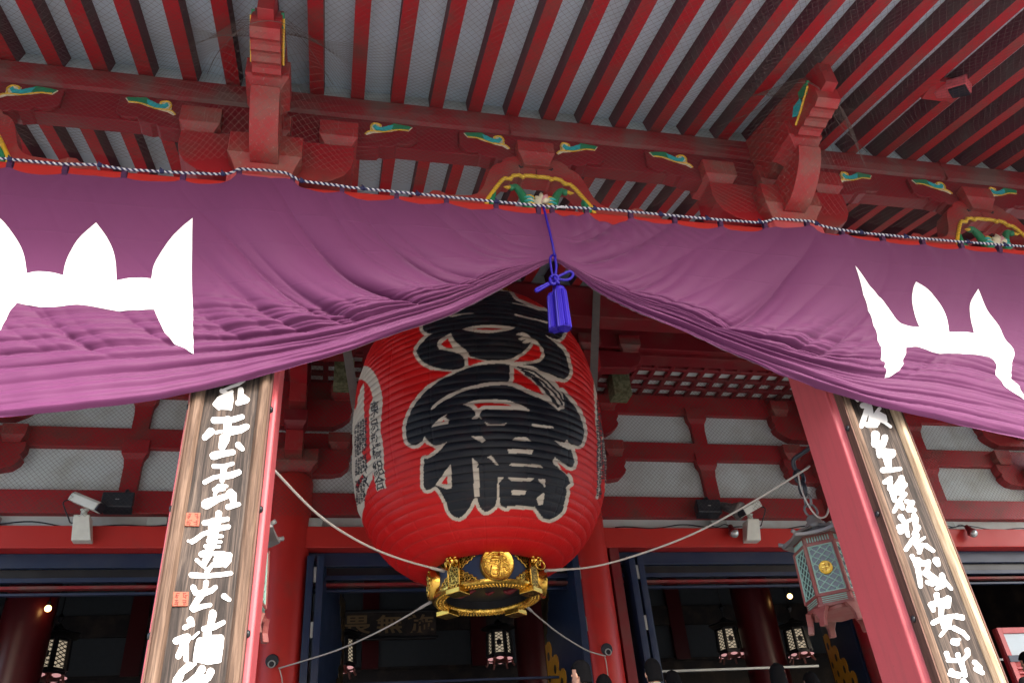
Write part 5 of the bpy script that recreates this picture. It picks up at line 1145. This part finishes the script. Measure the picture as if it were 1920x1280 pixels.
for px, lb in ((1375, 'small reflector lamp on the head beam left of the right camera'), (1822, 'small reflector lamp on the head beam right of the right plank board')):
    p = Vector(W(px, 997, 13.62)); o = empty('reflector_lamp', p, lb, 'lamp', 'reflector lamps on the head beam')
    b = MB(); A = p + Vector((.02, .1, .16)); b.tube([A, A.lerp(p, .5), A.lerp(p, .8), p, p + Vector((0, -.03, -.05))], [.045, .06, .075, .10, .085], 14); b.build('lamp_body', M['red_dark'], o, smooth=True)
    b = MB(); b.ball(p + Vector((0, -.02, -.03)), .088, 14, 10); b.build('lamp_glass', M['glass'], o, smooth=True)
    b = MB(); b.tube(spline([A, A + Vector((-.1, .04, .05)), A + Vector((-.25, .05, .0)), A + Vector((-.4, .06, .04))], 5), .01, 5); b.build('lamp_wire', M['blackplastic'], o)
b = MB()
for xa, xb in ((-6, -1.2), (5.2, 9.7), (10.6, 15)):
    pts = [(x, 13.80 + .02 * math.sin(x * 3), 5.50 + .03 * math.sin(x * 5) + .03 * math.sin(x * 2.1)) for x in np.linspace(xa, xb, 50)]; b.tube(pts, .012, 5)
tag(b.build('beam_cable', M['blackplastic']), 'thin black cable lying along the top of the door head beam', 'cable')
# red painted spotlight under the eaves
p = Vector(W(1790, 165, 4.55)); o = empty('eave_spotlight', p, 'red painted spotlight box fixed under the rafters at upper right', 'spotlight')
b = MB(); d = Vector((.35, -.5, -.25)).normalized(); sx = d.cross(Vector((0, 0, 1))).normalized(); uz = sx.cross(d)
def rq(t, w, h0, h1): q_ = p + d * t; return [tuple(q_ + sx * a_ * w + uz * b_) for a_, b_ in ((-1, h0), (1, h0), (1, h1 * .6), (.7, h1), (-.7, h1), (-1, h1 * .6))]
b.rings([rq(-.20, .06, -.03, .06), rq(-.06, .09, -.05, .08), rq(.14, .095, -.055, .085)]); b.build('lamp_box', M['red_pillar'], o, bevel=.008)
b = MB(); b.rings([rq(-.04, .075, -.075, -.06), rq(.13, .085, -.08, -.06)]); b.build('lamp_glass', M['blackplastic'], o)
b = MB(); b.tube([p + uz * .06, p + Vector((.02, .08, .16))], .02, 8); b.build('pivot', M['grey_metal'], o)
zr = ZR(p.y + .1)
b = MB(); b.box(p.x - .24, p.x + .14, p.y - .02, p.y + .22, p.z + .14, zr + .0); b.build('fixing_plate', M['red'], o, bevel=.006)

# notice board at the right edge
x0, z1 = W(1864, 1177, 13.2)[0], W(1890, 1177, 13.2)[2]
o = empty('notice_board', (x0 + .9, 13.2, FLOOR), 'red framed notice stand with a pale sheet at the lower right corner', 'notice board')
b = MB(); b.box(x0, x0 + 1.9, 13.2, 13.28, z1 - 1.5, z1); b.build('board_back', M['red'], o, bevel=.01)
b = MB()
for a_ in ((x0, x0 + .10, z1 - 1.5, z1), (x0 + .1, x0 + 1.9, z1 - .10, z1), (x0 + .1, x0 + 1.9, z1 - .58, z1 - .50), (x0 + .1, x0 + 1.9, z1 - .72, z1 - .69), (x0 + .1, x0 + 1.9, z1 - .80, z1 - .77)): b.box(a_[0], a_[1], 13.14, 13.198, a_[2], a_[3])
b.build('board_frame', M['red_pillar'], o, bevel=.006)
b = MB(); b.box(x0 + .105, x0 + 1.8, 13.185, 13.197, z1 - .495, z1 - .105); b.build('pale_sheet', M['white_board'], o)
b = MB(); b.box(x0 + .02, x0 + .16, 13.2, 13.3, FLOOR, z1 - 1.49); b.build('stand_leg', M['red'], o); b = MB(); b.box(x0 + 1.7, x0 + 1.84, 13.2, 13.3, FLOOR, z1 - 1.49); b.build('stand_leg', M['red'], o)
b = MB(); b.box(x0 + .0, x0 + .22, 13.12, 13.139, z1 - .60, z1 - .49); b.build('clip', M['navy'], o)

# ------------------------------------------------------------------ bird nets (real cords)
def net(name, S, nu, nv, step, r, mat, label, cap=1):
    # S(u,v) -> point; cords run along both diagonals
    b = MB(); 
    for sg in (1, -1):
        for c0 in range(-nv, nu + nv, step):
            pts = []
            for j in range(nv + 1):
                u_ = c0 + sg * j
                if 0 <= u_ <= nu: pts.append(S(u_ / nu, j / nv))
            if len(pts) > 2: b.tube(pts, r, 3, cap=False)
    return tag(b.build(name, mat), label, 'net')
def porch_net(u_, v_):
    x = -4.6 + 16.6 * u_
    prof = [(0, 5.585, 5.64), (.16, 5.62, 6.1), (.34, 5.60, 6.75), (.42, 5.52, 6.98), (.55, 5.0, ZR(5.0) - .10), (.75, 4.0, ZR(4.0) - .10), (1.0, 2.6, ZR(2.6) - .08)]
    t = v_; y = np.interp(t, [p_[0] for p_ in prof], [p_[1] for p_ in prof]); z = np.interp(t, [p_[0] for p_ in prof], [p_[2] for p_ in prof])
    for c in PC:
        w_ = math.exp(-((x - c) / .75) ** 2)
        bul = np.interp(t, [0, .12, .24, .36, .46, .56], [.10, .55, .98, .92, .45, 0])
        y -= bul * w_
        z -= .12 * w_ * np.interp(t, [0, .2, .42, .6], [0, 0, 1.0, 0])
    y += .03 * math.sin(3.1 * x + 9 * t) + .02 * math.sin(7 * x - 5 * t); z += .02 * math.sin(4.1 * x + 6 * t)
    return (x + .02 * math.sin(9 * t + 2 * x), y, z)
net('porch_net', porch_net, 470, 126, 2, .0010, M['net'], 'fine brown bird net stretched over the brackets and the eave above the curtain')
def hall_net(u_, v_): x = -7 + 23 * u_; return (x, 13.45 + .05 * math.sin(1.3 * x) - .9 * max(0, v_ - .75), 5.52 + 3.0 * v_)
net('hall_net', hall_net, 560, 72, 2, .0021, M['net_dark'], 'dark bird net hung in front of the white wall panels behind the great lantern')
def wire(pts, label, r=.0026):
    b = MB(); b.tube(spline(pts, 8), r, 5); tag(b.build('net_wire', M['net']), label, 'wire', 'wires stretching the porch net')
wire([W(*p_, 5.55) for p_ in ((388, 140),)] + [W(412, 95, 5.1), W(467, 46, 4.55), W(536, 46, 4.55), W(580, 92, 5.0), (W(625, 160, 5.55))], 'thin wire looping over the bracket nosing above the left pillar')
wire([W(1340, 240, 5.55), W(1410, 210, 5.1), W(1480, 160, 4.6), W(1534, 165, 4.55), W(1575, 235, 5.0), W(1625, 285, 5.5)], 'thin wire looping over the bracket nosing above the right pillar')

# ------------------------------------------------------------------ visitors at the top of the steps
def person(px, py, Y, label, cloth, hair='short', face=None, h=1.70, lookup=0, collar=None):
    """body as one skinned figure; head top at the sight line (px,py)"""
    top = W(px, py, Y); zf = FLOOR; hh = top[2] - zf; s = hh / 1.72
    o = empty('person', (top[0], Y, zf), label, 'person', 'visitors standing before the hall')
    J = {'pel': (0, 0, .95), 'wai': (0, 0, 1.10), 'che': (0, -.01, 1.30), 'nec': (0, .0, 1.47), 'hea': (0, -.01, 1.50),
         'sl': (-.17, 0, 1.40), 'el': (-.23, .02, 1.13), 'hl': (-.22, -.08, .90), 'sr': (.17, 0, 1.40), 'er': (.23, .02, 1.13), 'hr': (.22, -.08, .90),
         'tl': (-.09, 0, .88), 'kl': (-.10, -.01, .50), 'fl': (-.10, .02, .09), 'ol': (-.10, -.13, .05), 'tr': (.09, 0, .88), 'kr': (.10, -.01, .50), 'fr': (.10, .02, .09), 'or': (.10, -.13, .05)}
    rad = {'pel': .15, 'wai': .135, 'che': .15, 'nec': .062, 'hea': .055, 'sl': .075, 'el': .05, 'hl': .042, 'sr': .075, 'er': .05, 'hr': .042, 'tl': .10, 'kl': .065, 'fl': .05, 'ol': .045, 'tr': .10, 'kr': .065, 'fr': .05, 'or': .045}
    E_ = [('pel', 'wai'), ('wai', 'che'), ('che', 'nec'), ('nec', 'hea'), ('che', 'sl'), ('sl', 'el'), ('el', 'hl'), ('che', 'sr'), ('sr', 'er'), ('er', 'hr'), ('pel', 'tl'), ('tl', 'kl'), ('kl', 'fl'), ('fl', 'ol'), ('pel', 'tr'), ('tr', 'kr'), ('kr', 'fr'), ('fr', 'or')]
    ks_ = list(J); me = bpy.data.meshes.new('body'); me.from_pydata([Vector(J[k]) * s for k in ks_], [(ks_.index(a), ks_.index(b_)) for a, b_ in E_], [])
    bo = bpy.data.objects.new('body', me); COL.objects.link(bo); bo.parent = o; me.materials.append(cloth)
    sk = bo.modifiers.new('skin', 'SKIN'); sk.use_smooth_shade = True
    for i, k in enumerate(ks_): me.skin_vertices[0].data[i].radius = (rad[k] * s * (1.25 if k in ('che', 'pel', 'wai') else 1), rad[k] * s)
    me.skin_vertices[0].data[0].use_root = True
    sb = bo.modifiers.new('sub', 'SUBSURF'); sb.levels = 1; sb.render_levels = 2
    yaw = {'away': 0, 'left': R(-38), 'right': R(60), None: 0}[face]
    hz_ = zf + 1.61 * s; C0 = Vector((top[0], Y - .01, hz_)); fw = Vector((math.sin(yaw), math.cos(yaw), 0)); rt = Vector((fw.y, -fw.x, 0))
    b = MB(); b.mi = 0
    rs = []
    for zz_, a_, f_, bk in ((-.17, .045, .05, .04), (-.13, .05, .075, .045), (-.10, .058, .092, .06), (-.05, .066, .097, .085), (.0, .073, .097, .098), (.05, .075, .092, .100), (.09, .068, .075, .085), (.115, .045, .045, .05), (.122, .015, .015, .015)):
        ring = []
        for k in range(20):
            a = 2 * math.pi * k / 20; c_, s_ = math.cos(a), math.sin(a); dd = fw * (c_ * (f_ if c_ > 0 else bk)) + rt * (s_ * a_)
            if c_ > .94 and -.07 < zz_ < .0: dd += fw * .018
            ring.append(tuple(C0 + dd * s + Vector((0, 0, zz_ * s))))
        rs.append(ring)
    b.rings(rs)
    b.tube([C0 - Vector((0, 0, .20 * s)), C0 - Vector((0, 0, .10 * s))], .05 * s, 12)
    for q_ in (-1, 1): b.ball(C0 + rt * q_ * .077 * s + Vector((0, 0, -.02 * s)), .028 * s, 8, 6, (.5, .8, 1.1))
    for q_ in (-1, 1): b.ball(C0 + fw * .088 * s + rt * q_ * .03 * s + Vector((0, 0, .0)), .012 * s, 8, 6)
    b.build('head', M['skin'], o, smooth=True)
    b = MB(); rs = []; long_ = hair == 'long'
    for i in range(13):
        t = i / 12; zz_ = .140 - t * (.36 if long_ else .235); ring = []
        rr = math.sqrt(max(.02, 1 - ((zz_ - .02) / .124) ** 2)) if zz_ > .02 else 1.0 + (.16 * t if long_ else 0)
        for k in range(28):
            a = 2 * math.pi * k / 28; c_, s_ = math.cos(a), math.sin(a); low = zz_ < .055
            lim = .1 if long_ else (-.05 if zz_ > -.03 else -.35)
            if low and c_ > lim: c_ = lim; s_ = math.copysign(.92, s_)
            dd = fw * c_ * (.118 if c_ < 0 else .110) * rr + rt * s_ * .090 * rr
            ring.append(tuple(C0 + dd * s * (1 + .02 * math.sin(k * 5.1 + i)) + Vector((0, 0, zz_ * s + .004 * math.sin(k * 3.7)))))
        rs.append(ring)
    b.rings(rs); b.build('hair', M['hair'], o, smooth=True)
    b = MB(); rs = []
    for zz_, r_ in ((1.40, .105), (1.45, .085), (1.485, .075), (1.50, .07)):
        rs.append([(top[0] + r_ * s * 1.05 * math.cos(a), Y + r_ * s * math.sin(a), zf + zz_ * s) for a in np.linspace(0, 2 * math.pi, 21)[:-1]])
    b.rings(rs, cap=False); b.build('collar', collar or cloth, o, smooth=True)
    return o
cl = lambda n_, c_: plain(n_, c_, .85)
person(1086, 1243, 8.6, 'man with short black hair and dark jacket looking left toward the great lantern', cl('navy_jacket', (.012, .016, .03)), face='left')
person(1130, 1269, 8.9, 'person of whom only the black hair shows, between two taller visitors', cl('black_coat', (.012, .012, .014)), face='away')
person(1220, 1240, 8.6, 'man with black hair in a pale green shirt seen from behind', cl('pale_green_shirt', (.42, .55, .50)), face='away')
person(1258, 1262, 9.3, 'person with dark hair just right of the pale green shirt', cl('grey_coat', (.05, .05, .06)), face='away')
person(1455, 1248, 8.5, 'woman with long dark hair below the lit lanterns on the right', cl('brown_coat', (.06, .03, .025)), hair='long', face='right')
person(1516, 1264, 9.2, 'person whose dark hair shows beside the long haired woman', cl('dark_coat', (.02, .02, .025)), face='away')
person(1921, 1226, 9.2, 'person cut off by the right edge before the red notice stand', cl('charcoal_coat', (.03, .03, .035)), face='away')

# ------------------------------------------------------------------ raise everything so the court is at height 0
for o in list(COL.objects):
    if o.parent is None and o.type != 'CAMERA': o.location.z += UP
